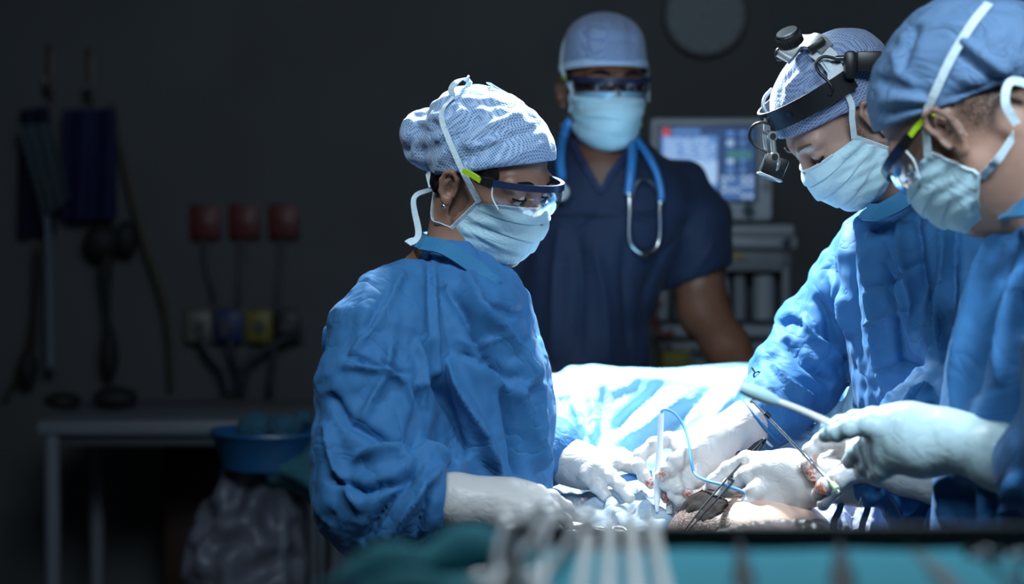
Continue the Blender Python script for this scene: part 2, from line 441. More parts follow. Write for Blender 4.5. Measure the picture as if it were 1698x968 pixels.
# ------------------------------------------------------------------ small mesh builders
def cat(pts, n=8):
    pts = [np.array(p, float) for p in pts]
    q = [2 * pts[0] - pts[1]] + pts + [2 * pts[-1] - pts[-2]]; out = []
    for i in range(1, len(q) - 2):
        a, b, c, d = q[i - 1], q[i], q[i + 1], q[i + 2]
        for t in np.linspace(0, 1, n, endpoint=False):
            out.append(.5 * ((2 * b) + (-a + c) * t + (2 * a - 5 * b + 4 * c - d) * t * t + (-a + 3 * b - 3 * c + d) * t ** 3))
    out.append(pts[-1]); return np.array(out)
def tube_vf(pts, r, seg=12, n=8, smooth=True):
    c = cat(pts, n) if smooth and len(pts) > 2 else np.array(pts, float)
    if np.ndim(r): rr = np.interp(np.linspace(0, 1, len(c)), np.linspace(0, 1, len(r)), r)
    else: rr = np.full(len(c), r)
    T = np.gradient(c, axis=0); T /= np.linalg.norm(T, axis=1, keepdims=True) + 1e-12
    u = np.cross(T[0], (0, 0, 1.)); u = u if np.linalg.norm(u) > .1 else np.cross(T[0], (0, 1., 0)); u /= np.linalg.norm(u)
    V = []
    for i in range(len(c)):
        u = u - T[i] * (u @ T[i]); u /= np.linalg.norm(u); v = np.cross(T[i], u)
        for k in range(seg):
            a = 2 * math.pi * k / seg; V.append(c[i] + rr[i] * (u * math.cos(a) + v * math.sin(a)))
    F = [(i * seg + k, i * seg + (k + 1) % seg, (i + 1) * seg + (k + 1) % seg, (i + 1) * seg + k) for i in range(len(c) - 1) for k in range(seg)]
    F.append(tuple(range(seg))[::-1]); F.append(tuple((len(c) - 1) * seg + k for k in range(seg)))
    return [tuple(v) for v in V], F
class MB:
    """collects shapes into ONE mesh"""
    def __init__(s): s.V = []; s.F = []; s.mi = []; s.cur = 0
    def add(s, V, F):
        o = len(s.V); s.V += [tuple(map(float, v)) for v in V]; s.F += [tuple(int(i) + o for i in f) for f in F]; s.mi += [s.cur] * len(F); return s
    def tube(s, pts, r, seg=12, n=8, smooth=True): return s.add(*tube_vf(pts, r, seg, n, smooth))
    def box(s, c, size, R=None, bev=.0):
        bm = bmesh.new(); bmesh.ops.create_cube(bm, size=1)
        for v in bm.verts: v.co = Vector([v.co[i] * size[i] for i in range(3)])
        if bev > 0: bmesh.ops.bevel(bm, geom=bm.edges[:], offset=bev, segments=2, affect='EDGES', profile=.5)
        V = np.array([v.co[:] for v in bm.verts]); F = [[v.index for v in f.verts] for f in bm.faces]; bm.verts.index_update()
        F = [[v.index for v in f.verts] for f in bm.faces]; bm.free()
        if R is not None: V = V @ np.asarray(R).T
        return s.add(V + np.array(c), F)
    def cyl(s, a, b, r, r2=None, seg=28, bev=0):
        r2 = r if r2 is None else r2; a = np.array(a, float); b = np.array(b, float)
        if bev:
            t = (b - a) / np.linalg.norm(b - a)
            return s.add(*tube_vf([a, a + t * 1e-5, a + t * bev, b - t * bev, b - t * 1e-5, b], 1, seg, 1, False)) if False else s._lathe(a, b, [(0, r - bev), (bev, r), (-bev, r2), (0, r2 - bev)], seg)
        return s.add(*tube_vf([a, b], [r, r2], seg, 1, False))
    def _lathe(s, a, b, prof, seg):
        L = np.linalg.norm(b - a); t = (b - a) / L
        pts = [a + t * (prof[0][0]), a + t * prof[1][0], b + t * prof[2][0], b + t * prof[3][0]]
        u = np.cross(t, (0, 0, 1.)); u = u if np.linalg.norm(u) > .1 else np.cross(t, (0, 1., 0)); u /= np.linalg.norm(u); v = np.cross(t, u)
        V = [p + q[1] * (u * math.cos(2 * math.pi * k / seg) + v * math.sin(2 * math.pi * k / seg)) for p, q in zip(pts, prof) for k in range(seg)]
        F = [(i * seg + k, i * seg + (k + 1) % seg, (i + 1) * seg + (k + 1) % seg, (i + 1) * seg + k) for i in range(3) for k in range(seg)]
        F.append(tuple(range(seg))[::-1]); F.append(tuple(3 * seg + k for k in range(seg)))
        return s.add(V, F)
    def ball(s, c, r, R=None, seg=20):
        r = np.ones(3) * r; V = []; F = []
        for i in range(seg // 2 + 1):
            th = math.pi * i / (seg // 2)
            for k in range(seg): V.append((math.sin(th) * math.cos(2 * math.pi * k / seg), math.sin(th) * math.sin(2 * math.pi * k / seg), math.cos(th)))
        V = np.array(V) * r
        if R is not None: V = V @ np.asarray(R).T
        F = [(i * seg + k, (i + 1) * seg + k, (i + 1) * seg + (k + 1) % seg, i * seg + (k + 1) % seg) for i in range(seg // 2) for k in range(seg)]
        return s.add(V + np.array(c), F)
    def ribbon(s, pts, width, out, th=.0012, n=8, twist=0.):
        """a flat tape along pts; out(p) gives the direction its face looks"""
        c = cat(pts, n) if len(pts) > 2 else np.array(pts, float)
        T = np.gradient(c, axis=0); T /= np.linalg.norm(T, axis=1, keepdims=True) + 1e-12
        ww = np.interp(np.linspace(0, 1, len(c)), np.linspace(0, 1, len(width)), width) if np.ndim(width) else np.full(len(c), width)
        V = []
        for i, p in enumerate(c):
            o = np.array(out(p), float); o -= T[i] * (o @ T[i]); o /= np.linalg.norm(o) + 1e-12; b = np.cross(T[i], o)
            for a, e in ((-1, -1), (1, -1), (1, 1), (-1, 1)): V.append(p + b * a * ww[i] / 2 + o * e * th / 2)
        F = [(i * 4 + k, i * 4 + (k + 1) % 4, (i + 1) * 4 + (k + 1) % 4, (i + 1) * 4 + k) for i in range(len(c) - 1) for k in range(4)]
        F += [(0, 3, 2, 1), tuple((len(c) - 1) * 4 + k for k in range(4))]
        return s.add(V, F)
    def plate(s, pts, normal, th):
        """a flat outline (3D points, in order) given thickness along normal"""
        pts = np.array(pts, float); n = np.array(normal, float) / np.linalg.norm(normal); m = len(pts)
        V = list(pts + n * th / 2) + list(pts - n * th / 2)
        return s.add(V, [tuple(range(m)), tuple(range(2 * m - 1, m - 1, -1))] + [(i, i + m, (i + 1) % m + m, (i + 1) % m) for i in range(m)])
    def sheet(s, G, th=.001):
        """grid of points (rows x cols x 3) made into a closed thin sheet"""
        G = np.array(G, float); a, b = G.shape[:2]
        du = np.gradient(G, axis=0); dv = np.gradient(G, axis=1); N = np.cross(du, dv); N /= np.linalg.norm(N, axis=2, keepdims=True) + 1e-12
        V = list((G + N * th / 2).reshape(-1, 3)) + list((G - N * th / 2).reshape(-1, 3)); o = a * b
        ix = lambda i, j: i * b + j
        F = [(ix(i, j), ix(i + 1, j), ix(i + 1, j + 1), ix(i, j + 1)) for i in range(a - 1) for j in range(b - 1)]
        F += [tuple(q + o for q in f[::-1]) for f in F]
        bd = [ix(0, j) for j in range(b)] + [ix(i, b - 1) for i in range(1, a)] + [ix(a - 1, j) for j in range(b - 2, -1, -1)] + [ix(i, 0) for i in range(a - 2, 0, -1)]
        F += [(bd[i], bd[(i + 1) % len(bd)], bd[(i + 1) % len(bd)] + o, bd[i] + o) for i in range(len(bd))]
        return s.add(V, F)
    def build(s, name, m, parent=None, smooth=True, label=None, auto=50):
        me = bpy.data.meshes.new(name); me.from_pydata(s.V, [], s.F); me.update()
        ms = m if isinstance(m, (list, tuple)) else [m]
        for q in ms: me.materials.append(q)
        if len(ms) > 1: me.polygons.foreach_set('material_index', s.mi)
        bm = bmesh.new(); bm.from_mesh(me); bmesh.ops.recalc_face_normals(bm, faces=bm.faces)
        if auto is not None:
            for e in bm.edges:
                if len(e.link_faces) == 2 and e.calc_face_angle(0) > math.radians(auto): e.smooth = False
        bm.to_mesh(me); bm.free()
        return link(name, me, None, parent, smooth, label)
def frame(az, el, roll=0):
    """axes (forward, left, up) of a head: az = compass of the face in degrees from +X towards -Y, el = how far it looks down"""
    a, e, r = map(math.radians, (az, el, roll))
    f = np.array((math.cos(e) * math.cos(a), -math.cos(e) * math.sin(a), -math.sin(e)))
    l = np.cross((0, 0, 1.), f); l /= np.linalg.norm(l); u = np.cross(f, l)
    l, u = l * math.cos(r) + u * math.sin(r), u * math.cos(r) - l * math.sin(r)
    return np.stack((f, l, u), 1)
# ------------------------------------------------------------------ the room
def struct(name, mb, m, smooth=False):
    o = mb.build(name, m, None, smooth); o['kind'] = 'structure'; return o
wall_m = mat('painted_wall', (.085, .09, .095), .7); b_ = bsdf(wall_m)
_n = nd(wall_m, 'ShaderNodeTexNoise', Scale=3, Detail=5); _t = nd(wall_m, 'ShaderNodeTexCoord'); lk(wall_m, _t.outputs['Object'], _n.inputs['Vector'])
_x = nd(wall_m, 'ShaderNodeMixRGB'); _x.inputs[1].default_value = (.055, .058, .06, 1); _x.inputs[2].default_value = (.10, .105, .11, 1); lk(wall_m, _n.outputs['Fac'], _x.inputs[0]); lk(wall_m, _x.outputs[0], b_.inputs['Base Color'])
floor_m = mat('vinyl_floor', (.05, .055, .06), .35)
WY = 5.9
struct('floor', MB().box((0, 2.4, -.05), (6.4, 7.2, .1)), floor_m)
struct('ceiling', MB().box((0, 2.4, 3.05), (6.4, 7.2, .1)), wall_m)
struct('wall_back', MB().box((0, WY + .05, 1.5), (6.4, .1, 3.0)), wall_m)
struct('wall_left', MB().box((-3.15, 2.4, 1.5), (.1, 6.9, 3.0)), wall_m)
struct('wall_right', MB().box((3.15, 2.4, 1.5), (.1, 6.9, 3.0)), wall_m)
struct('baseboard_back', MB().box((0, WY - .01, .05), (6.2, .02, .1), bev=.004), mat('skirting', (.04, .045, .05), .5))
def W(px, py, off=0.):          # a point on the back wall seen at that pixel
    d = 1.0; p = P(px, py, 1.0); q = np.array((0, 0, CAMZ)); t = (WY - off - q[1]) / (p - q)[1]
    return q + (p - q) * t
# clock
ct = W(1168, 26)
clk = empty('wall_clock', ct); tag(clk, 'round grey wall clock high on the dark wall, behind the man in the navy scrubs', 'clock')
r = .125
MB().cyl(ct + (0, 0, 0), ct + (0, -.035, 0), r, bev=.006, seg=64).build('clock_case', M['grey_d'], clk, auto=40)
MB().cyl(ct + (0, -.034, 0), ct + (0, -.037, 0), r - .012, seg=64).build('clock_face', mat('clock_face', (.19, .23, .245), .6), clk, auto=40)
for k in range(12):
    a = k * math.pi / 6; rr = r - .024
    MB().box(ct + (math.sin(a) * rr, -.0385, math.cos(a) * rr), (.004, .002, .014), R=np.array(Matrix.Rotation(a, 3, 'Y'))).build('hour_mark', M['black'], clk, False)
MB().box(ct + (0, -.0395, .03), (.007, .002, .075)).build('hour_hand', M['black'], clk, False)
MB().box(ct + (.003, -.041, .04), (.004, .002, .10), R=np.array(Matrix.Rotation(.06, 3, 'Y'))).build('minute_hand', M['black'], clk, False)
MB().cyl(ct + (0, -.038, 0), ct + (0, -.044, 0), .008).build('clock_hub', M['black'], clk)
# three red alarm boxes in a row, their leads
red = mat('red_plastic', (.10, .005, .005), .5)
words = {342: 'leftmost of the three red wall boxes, above the blue socket', 407: 'middle one of the three red wall boxes', 472: 'rightmost of the three red wall boxes, nearest the operating team'}
for px, y1 in ((342, 369), (407, 368), (472, 368)):
    c = W(px, y1)
    e = empty('red_wall_box', c); tag(e, 'square ' + words[px], 'switch box', 'red boxes on the dark wall')
    MB().box(c + (0, -.02, 0), (.085, .04, .10), bev=.008).build('box_body', red, e, auto=40)
    MB().box(c + (.008, -.043, .004), (.022, .008, .03), bev=.003).build('rocker_switch', mat('red_switch', (.16, .05, .05), .4), e, auto=40)
    MB().box(c + (0, -.003, 0), (.096, .006, .11), bev=.002).build('back_plate', M['grey_d'], e, auto=40)
# socket strip with plugs
c = W(405, 540)
e = empty('socket_strip', c); tag(e, 'pale wall socket strip under the red boxes', 'socket strip')
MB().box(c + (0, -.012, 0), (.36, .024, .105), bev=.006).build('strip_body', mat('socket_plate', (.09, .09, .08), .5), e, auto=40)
for px, nm, col, lab in ((333, 'white', (.14, .14, .12), 'pale plug at the left end of the socket strip'), (381, 'blue', (.004, .018, .12), 'dark blue plug in the socket strip under the red boxes'), (432, 'yellow', (.17, .15, .015), 'yellow plug with a dark centre in the socket strip'), (478, 'black', (.008, .008, .01), 'black plug at the right of the yellow one')):
    c = W(px, 540, .024)
    e = empty('wall_plug', c); tag(e, lab, 'plug')
    R90 = None
    MB().box(c + (0, -.02, 0), (.078, .04, .098), bev=.012).build('plug_body', mat('plug_' + nm, col, .5), e, auto=40)
    MB().cyl(c + (0, -.04, 0), c + (0, -.055, 0), .017, bev=.003).build('plug_grip', M['grey_d'], e, auto=40)
def cable(name, pts, r, m, label, cat_='cable'):
    o = MB().tube([W(x, y, o_) for x, y, o_ in pts], r, 10).build(name, m); tag(o, label, cat_); return o
cab = mat('grey_cable', (.07, .075, .09), .5); cab2 = mat('dark_cable', (.014, .018, .03), .5); cab3 = mat('yellow_hose', (.05, .04, .012), .5)
cable('power_cable', [(337, 398, .02), (342, 430, .05), (352, 470, .06), (362, 512, .05), (372, 560, .08)], .009, cab, 'grey lead hanging from the leftmost red box')
cable('power_cable', [(400, 398, .02), (401, 440, .05), (398, 480, .06), (394, 515, .05)], .009, cab, 'grey lead hanging from the middle red box')
cable('power_cable', [(466, 398, .02), (466, 440, .05), (462, 480, .06), (459, 520, .05)], .009, cab, 'grey lead hanging from the rightmost red box')
cable('power_cable', [(381, 562, .09), (385, 590, .10), (395, 620, .12), (398, 655, .15)], .010, cab2, 'dark lead running down from the blue plug to the table')
cable('power_cable', [(478, 560, .09), (445, 575, .10), (412, 600, .12), (402, 640, .15)], .010, cab2, 'dark lead curving left below the black plug')
cable('power_cable', [(333, 556, .09), (345, 580, .11), (370, 610, .12), (382, 650, .16)], .012, cab, 'pale lead curving down from the left plug of the strip')
cable('power_cable', [(459, 565, .09), (452, 600, .1), (447, 650, .13), (450, 700, .35)], .009, cab2, 'dark lead dropping behind the blue waste container')
cable('gas_hose', [(186, 170, .05), (205, 270, .06), (235, 390, .07), (268, 490, .08), (280, 560, .08), (284, 640, .08)], .008, cab3, 'thin dull yellow hose slanting down the wall')
cable('gas_hose', [(60, 400, .05), (62, 470, .06), (48, 560, .06), (30, 620, .06), (8, 660, .06)], .008, cab3, 'dull yellow hose curving down at the far left')
# hooks with blue aprons, a pale cloth, hoses
for px, top, lab in ((84, 105, 'slim brown wall hook above the pale cloth'), (150, 112, 'slim brown wall hook above the blue apron')):
    c = W(px, top)
    e = empty('wall_hook', c); tag(e, lab, 'hook')
    MB().box(c + (0, -.006, -.03), (.022, .012, .17), bev=.003).build('hook_plate', mat('hook_brown', (.05, .025, .02), .4), e, auto=40)
    MB().tube([c + (0, -.01, -.08), c + (0, -.05, -.09), c + (0, -.065, -.07), c + (0, -.065, -.05)], .006).build('hook_arm', M['steel_d'], e)
def hanging(name, quad, off, m, label, cat_, thick=.02, folds=4, seed=3):
    """a hung cloth between four wall pixels (tl, tr, br, bl)"""
    n = 40; G = np.zeros((n, n, 3))
    tl, tr, br, bl = [np.array(q, float) for q in quad]
    for i in range(n):
        for j in range(n):
            u = j / (n - 1); v = i / (n - 1)
            px = (tl * (1 - u) + tr * u) * (1 - v) + (bl * (1 - u) + br * u) * v
            G[i, j] = W(px[0], px[1], off + thick * math.sin(u * folds * 6.28 + seed + v * .8) * (.35 + .65 * v))
    o = MB().sheet(G, .004).build(name, m); tag(o, label, cat_); return o
hanging('lead_apron', [(104, 182), (193, 180), (193, 362), (104, 364)], .10, cloth('apron_blue', (.003, .006, .045), crease=.2), 'dark blue apron hanging flat on the left wall area', 'apron', .012, 2)
hanging('lead_apron', [(34, 182), (82, 176), (92, 386), (30, 392)], .06, cloth('apron_navy', (.003, .005, .024), crease=.2), 'navy apron hanging behind the pale cloth', 'apron', .012, 2, 5)
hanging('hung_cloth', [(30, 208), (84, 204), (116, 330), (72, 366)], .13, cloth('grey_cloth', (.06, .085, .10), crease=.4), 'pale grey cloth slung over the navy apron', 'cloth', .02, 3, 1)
o = MB().tube([W(78, 360, .14), W(82, 470, .12), W(84, 610, .12)], [.010, .013, .016]).build('hanging_tube', mat('pale_tube', (.12, .14, .17), .5)); tag(o, 'pale straight tube hanging below the grey cloth', 'tube')
mb = MB(); c = W(180, 400, .1)
mb.ball(c + (-.02, 0, 0), (.055, .04, .05)).ball(c + (.05, .01, .01), (.035, .03, .05)).tube([c + (.0, 0, -.03), c + (-.01, 0, -.09), c + (-.005, 0, -.22), c + (0, 0, -.27)], [.014, .02, .008, .02]).ball(c + (.0, 0, -.33), (.026, .026, .07))
o = mb.build('breathing_bag', M['rubber']); tag(o, 'black rubber bag and hose hanging under the blue apron', 'breathing bag')
mb = MB(); c = W(46, 610, .1); mb.ball(c, (.03, .03, .05)).tube([c, c + (.02, 0, .12), c + (.03, 0, .34)], .008)
o = mb.build('hose_connector', M['rubber']); tag(o, 'black hose connector hanging at the far left', 'hose connector')
# side table: white top, thin legs
def flat_quad(z, x0, x1, y0, y1, th): return (((x0 + x1) / 2, (y0 + y1) / 2, z - th / 2), (x1 - x0, y1 - y0, th))
tz = .895
xl, xr = P(62, 690, 4.95)[0], P(545, 690, 4.95)[0]
y0, y1 = 4.93, 5.52
e = empty('side_table', ((xl + xr) / 2, (y0 + y1) / 2, 0)); tag(e, 'long white side table with thin legs in the dim back left', 'table')
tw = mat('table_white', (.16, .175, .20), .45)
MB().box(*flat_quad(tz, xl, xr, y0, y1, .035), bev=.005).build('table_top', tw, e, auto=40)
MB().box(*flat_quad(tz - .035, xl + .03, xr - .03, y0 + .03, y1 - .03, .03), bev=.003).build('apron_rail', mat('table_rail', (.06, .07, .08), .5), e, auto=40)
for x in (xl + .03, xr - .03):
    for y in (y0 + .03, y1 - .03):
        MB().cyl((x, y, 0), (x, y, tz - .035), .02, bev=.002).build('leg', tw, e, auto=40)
c = np.array(((xl + xr) / 2 - .25, 5.25, tz))
o = MB().ball(c + (-.12, 0, .022), (.05, .05, .022)).ball(c + (.02, .0, .03), (.06, .05, .03)).build('pressure_cuff', M['rubber']); tag(o, 'black rolled cuff lying on the white side table', 'cuff')
# brown cupboard under the side table
cx0, cx1 = P(262, 800, 5.5)[0], P(520, 800, 5.5)[0]
e = empty('low_cupboard', ((cx0 + cx1) / 2, 5.68, 0)); tag(e, 'dark brown cupboard standing under and behind the side table', 'cupboard')
br = mat('brown_wood', (.035, .016, .010), .5)
MB().box(((cx0 + cx1) / 2, 5.70, .39), (cx1 - cx0, .3, .78), bev=.004).build('cupboard_body', br, e, auto=40)
for s_ in (0, 1):
    w_ = (cx1 - cx0) / 2; x = cx0 + w_ * (s_ + .5)
    dr = MB().box((x, 5.542, .40), (w_ - .01, .018, .70), bev=.003).build('cupboard_door', br, e, auto=40)
    MB().tube([(x + (.14 if s_ == 0 else -.14), 5.53, .5), (x + (.14 if s_ == 0 else -.14), 5.51, .5), (x + (.14 if s_ == 0 else -.14), 5.51, .42), (x + (.14 if s_ == 0 else -.14), 5.53, .42)], .005, smooth=False).build('handle', M['steel_d'], dr)
# clear waste bag on a stand with a blue container
bd = 4.3
c = P(462, 760, bd)
e = empty('bag_stand', (c[0], c[1], 0)); tag(e, 'slim steel stand with an orange cap holding the clear bag', 'stand')
pole = P(468, 800, bd)
MB().cyl((pole[0], pole[1], .03), (pole[0], pole[1], P(468, 775, bd)[2]), .011).build('pole', mat('pole_grey', (.35, .40, .45), .3, metal=.6), e)
MB().cyl(P(468, 792, bd), P(468, 762, bd), .020, bev=.004).build('pole_cap', mat('orange_cap', (.50, .16, .09), .5), e, auto=40, label='orange pole cap')
MB().cyl(P(470, 822, bd), P(470, 812, bd), .017).build('clamp', mat('orange_clamp', (.4, .11, .05), .5), e, label='orange clamp ring')
mb = MB()
for a in range(4): mb.tube([(pole[0], pole[1], .05), (pole[0] + .22 * math.cos(a * 1.57 + .7), pole[1] + .22 * math.sin(a * 1.57 + .7), .02)], .01, smooth=False)
mb.build('base', M['grey_d'], e)
c = P(450, 742, bd - .05)
e = empty('waste_container', c); tag(e, 'blue open container on top of the clear bag stand', 'container')
n = 28; prof = [(.085, -.045), (.105, -.04), (.125, .03), (.132, .034), (.130, .04), (.118, .034), (.10, -.03), (.0, -.035)]
V = [(c[0] + r_ * math.cos(6.283 * k / n) * 1.0, c[1] + r_ * math.sin(6.283 * k / n), c[2] + z_) for r_, z_ in prof for k in range(n)]
F = [(i * n + k, i * n + (k + 1) % n, (i + 1) * n + (k + 1) % n, (i + 1) * n + k) for i in range(len(prof) - 1) for k in range(n)] + [tuple(range(n))]
MB().add(V, F).build('container_body', mat('blue_tub', (.010, .08, .20), .4), e)
mb = MB().ball(c + (-.03, 0, .04), (.045, .04, .035)).ball(c + (.03, -.02, .045), (.04, .035, .03)).ball(c + (.07, .01, .06), (.022, .02, .018))
Vb = np.array(mb.V); o = mb.build('crumpled_wrap', cloth('wrap_blue', (.02, .08, .13), crease=1.0, scale=30)); tag(o, 'crumpled blue wrap heaped in the blue container', 'wrap')
# clear bag: hanging crumpled film
f = Field(P(340, 1000, bd) - (.1, .25, .2), P(500, 740, bd) + (.1, .25, .1), .012)
A = lambda *q: (P(*q[:3]), q[3])
f.chain([A(440, 770, bd, .07), A(428, 840, bd, .085), A(415, 920, bd, .12), A(415, 1010, bd, .13)], .05)
V, F = f.mesh(3)
V = crumple(V, F, .3, iters=150, kf=.002, kb=.2, freq=10, seedamp=.006, cell=.1, limit=.025)
o = link('waste_bag', npmesh('waste_bag', V, F), mat('bag_film', (.16, .17, .22), .35, alpha=.42)); tag(o, 'crumpled clear plastic bag hanging from the stand', 'bag')
e = empty('teal_bundle', P(505, 770, 4.2)); tag(e, 'teal wrapped bundle beside the blue container', 'bundle')
f = Field(P(440, 830, 4.2) - (.1, .2, .1), P(600, 720, 4.2) + (.1, .2, .1), .012)
f.chain([A(470, 768, 4.2, .045), A(520, 772, 4.2, .055), A(575, 770, 4.2, .05)], .04)
V, F = f.mesh(3); V = crumple(V, F, .25, iters=120, kf=.002, kb=.2, freq=10, seedamp=.005, cell=.08, limit=.015)
link('wrapped_cloth', npmesh('bundle', V, F), cloth('bundle_teal', (.02, .10, .13), crease=.5), e)
cz = P(520, 800, 4.2)
MB().cyl((cz[0], cz[1], .02), (cz[0], cz[1], cz[2] + .03), .012).build('support_post', M['grey_d'], e)
MB().cyl((cz[0], cz[1], 0), (cz[0], cz[1], .03), .08, bev=.01).build('foot_plate', M['grey_d'], e, auto=40)

# ---- patient monitor and anaesthetic machine, right of the man
md = 5.0
def BX(x0, y0, x1, y1, d, dep, off=0.):
    a = P(x0, y1, d); b = P(x1, y0, d); c = (a + b) / 2
    return (c[0], d + dep / 2 + off, c[2]), (b[0] - a[0], dep, b[2] - a[2])
c = P(1178, 366, md)
e = empty('patient_monitor', c); tag(e, 'large pale monitor with a glowing blue screen, behind the man in navy scrubs', 'monitor')
scr_i = []
MB().box(*BX(1078, 196, 1281, 366, md, .10), bev=.012).build('monitor_casing', M['grey_l'], e, auto=40)
MB().box(*BX(1088, 206, 1256, 336, md, .006, -.004), bev=.001).build('bezel', mat('bezel', (.10, .13, .17), .4), e, auto=40)
sm = [mat('screen_deep', (0, 0, 0), .4, emis=(.035, .10, .30), estr=.55), mat('screen_blue', (0, 0, 0), .4, emis=(.12, .30, .72), estr=.75), mat('screen_pale', (0, 0, 0), .4, emis=(.40, .62, .95), estr=.85), mat('screen_red', (0, 0, 0), .4, emis=(.8, .08, .08), estr=.6), mat('screen_green', (0, 0, 0), .4, emis=(.08, .32, .38), estr=.5)]
mb = MB(); sc = MB(); rnd = random.Random(4)
def scr(x0, y0, x1, y1, mi, o=0.):
    a = P(x0, y1, md); b = P(x1, y0, md); y = md - .0105 - o
    sc.cur = mi; sc.add([(a[0], y, a[2]), (b[0], y, a[2]), (b[0], y, b[2]), (a[0], y, b[2])], [(0, 1, 2, 3)])
scr(1094, 212, 1250, 332, 0)
scr(1096, 226, 1188, 330, 1, .0005)
scr(1097, 214, 1110, 225, 3, .001)
for y in range(229, 268, 5):
    x = 1100
    while x < 1180:
        w_ = rnd.uniform(8, 26); scr(x, y, min(1186, x + w_), y + 3, 2, .001); x += w_ + rnd.uniform(3, 8)
scr(1140, 268, 1188, 305, 2, .001); scr(1112, 285, 1136, 318, 2, .001); scr(1114, 215, 1160, 222, 1, .001)
for k in range(4):
    for j in range(5):
        scr(1196 + j * 11, 292 + k * 10, 1203 + j * 11, 299 + k * 10, 2 if rnd.random() < .6 else 1, .001)
for k in range(5):
    scr(1204, 218 + k * 15, 1215, 227 + k * 15, 2 if k % 2 else 1, .001); scr(1226, 218 + k * 15, 1234, 226 + k * 15, 1, .001)
scr(1204, 250, 1246, 264, 4, .0014)
sc.build('screen', sm, e, False, label='glowing blue screen with readouts')
for k in range(6):
    MB().cyl(np.array(P(1120 + k * 18, 350, md)) + (0, -.0, 0), np.array(P(1120 + k * 18, 350, md)) + (0, -.012, 0), .007).build('button', M['grey'], e)
MB().cyl(np.array(P(1240, 347, md)), np.array(P(1240, 347, md)) + (0, -.03, 0), .014, bev=.003).build('control_knob', mat('teal_knob', (.01, .06, .07), .4), e, auto=40)
for k in range(3): MB().box(*BX(1262, 240 + k * 28, 1274, 258 + k * 28, md, .01, -.012), bev=.002).build('side_key', M['grey'], e, auto=40)
# machine
e = empty('anaesthetic_machine', (P(1200, 600, 5.25)[0], 5.25, 0)); tag(e, 'tall grey anaesthetic machine with drawers and canisters under the monitor', 'medical machine')
gd = mat('machine_grey', (.20, .225, .25), .5); gl = mat('machine_pale', (.30, .34, .38), .5); gk = mat('machine_dark', (.035, .04, .05), .5)
MB().box(*BX(1095, 372, 1318, 392, 5.02, .46), bev=.01).build('top_shelf', gl, e, auto=40)
MB().box(*BX(1180, 392, 1322, 412, 5.03, .06), bev=.006).build('shelf_lip', gl, e, auto=40)
MB().box(*BX(1085, 412, 1308, 450, 5.06, .40), bev=.006).build('control_panel', gd, e, auto=40)
MB().box(*BX(1296, 394, 1312, 404, 5.02, .02, -.012), bev=.002).build('maker_badge', M['navy'], e, auto=40, label='small navy badge')
MB().box(*BX(1206, 420, 1236, 430, 5.05, .01), bev=.001).build('warning_label', mat('label_yellow', (.30, .26, .08), .5), e, auto=40)
MB().box(*BX(1085, 450, 1308, 545, 5.20, .26), bev=.004).build('recess_back', gk, e, auto=40)
for x0, x1, mm in ((1088, 1108, gl), (1118, 1146, gd), (1192, 1208, gl), (1216, 1236, gd), (1248, 1284, gl)):
    a = P((x0 + x1) / 2, 532, 5.12); b = P((x0 + x1) / 2, 455, 5.12); r_ = (x1 - x0) / 2 / FPX * 5.12
    MB().cyl(a, b, r_, bev=.006).build('canister', mm, e, auto=40)
for x0, x1 in ((1082, 1090), (1298, 1310)): MB().box(*BX(x0, 392, x1, 700, 5.06, .40), bev=.004).build('side_frame', gd, e, auto=40)
MB().box(*BX(1080, 541, 1314, 560, 5.04, .44), bev=.008).build('work_surface', gl, e, auto=40)
for k, (t0, t1) in enumerate(((566, 640), (646, 730), (736, 830))):
    d_ = MB().box(*BX(1094, t0, 1298, t1, 5.07, .36), bev=.006).build('drawer', gd, e, auto=40)
    MB().tube([P(1150, t0 + 14, 5.07), P(1150, t0 + 14, 5.04), P(1240, t0 + 14, 5.04), P(1240, t0 + 14, 5.07)], .006, smooth=False).build('drawer_handle', M['steel_d'], d_)
MB().box((P(1200, 600, 5.25)[0], 5.26, .36), (.30, .36, .60), bev=.02).build('lower_cabinet', gd, e, auto=40)
for sx in (-1, 1):
    for sy in (-1, 1):
        q = np.array((P(1200, 600, 5.25)[0] + sx * .12, 5.26 + sy * .14, .03)); MB().cyl(q + (-.015, 0, 0), q + (.015, 0, 0), .03, bev=.004).build('caster', M['rubber'], e, auto=40)
c = P(1120, 592, 5.0)
o = MB().box(c + (0, .02, -.02), (.075, .05, .07), bev=.012).build('yellow_meter', mat('meter_yellow', (.30, .28, .05), .5)); tag(o, 'yellowish box on the front of the machine, under its work surface', 'meter')
c = P(1095, 535, 5.0)
o = MB().tube([c + (0, 0, .05), c + (-.02, -.02, .02), c + (0, -.03, -.03), c + (.03, -.03, -.02)], .008).build('red_hose', mat('hose_red', (.20, .03, .02), .5)); tag(o, 'short reddish hose on the machine beside the scrubs', 'hose')
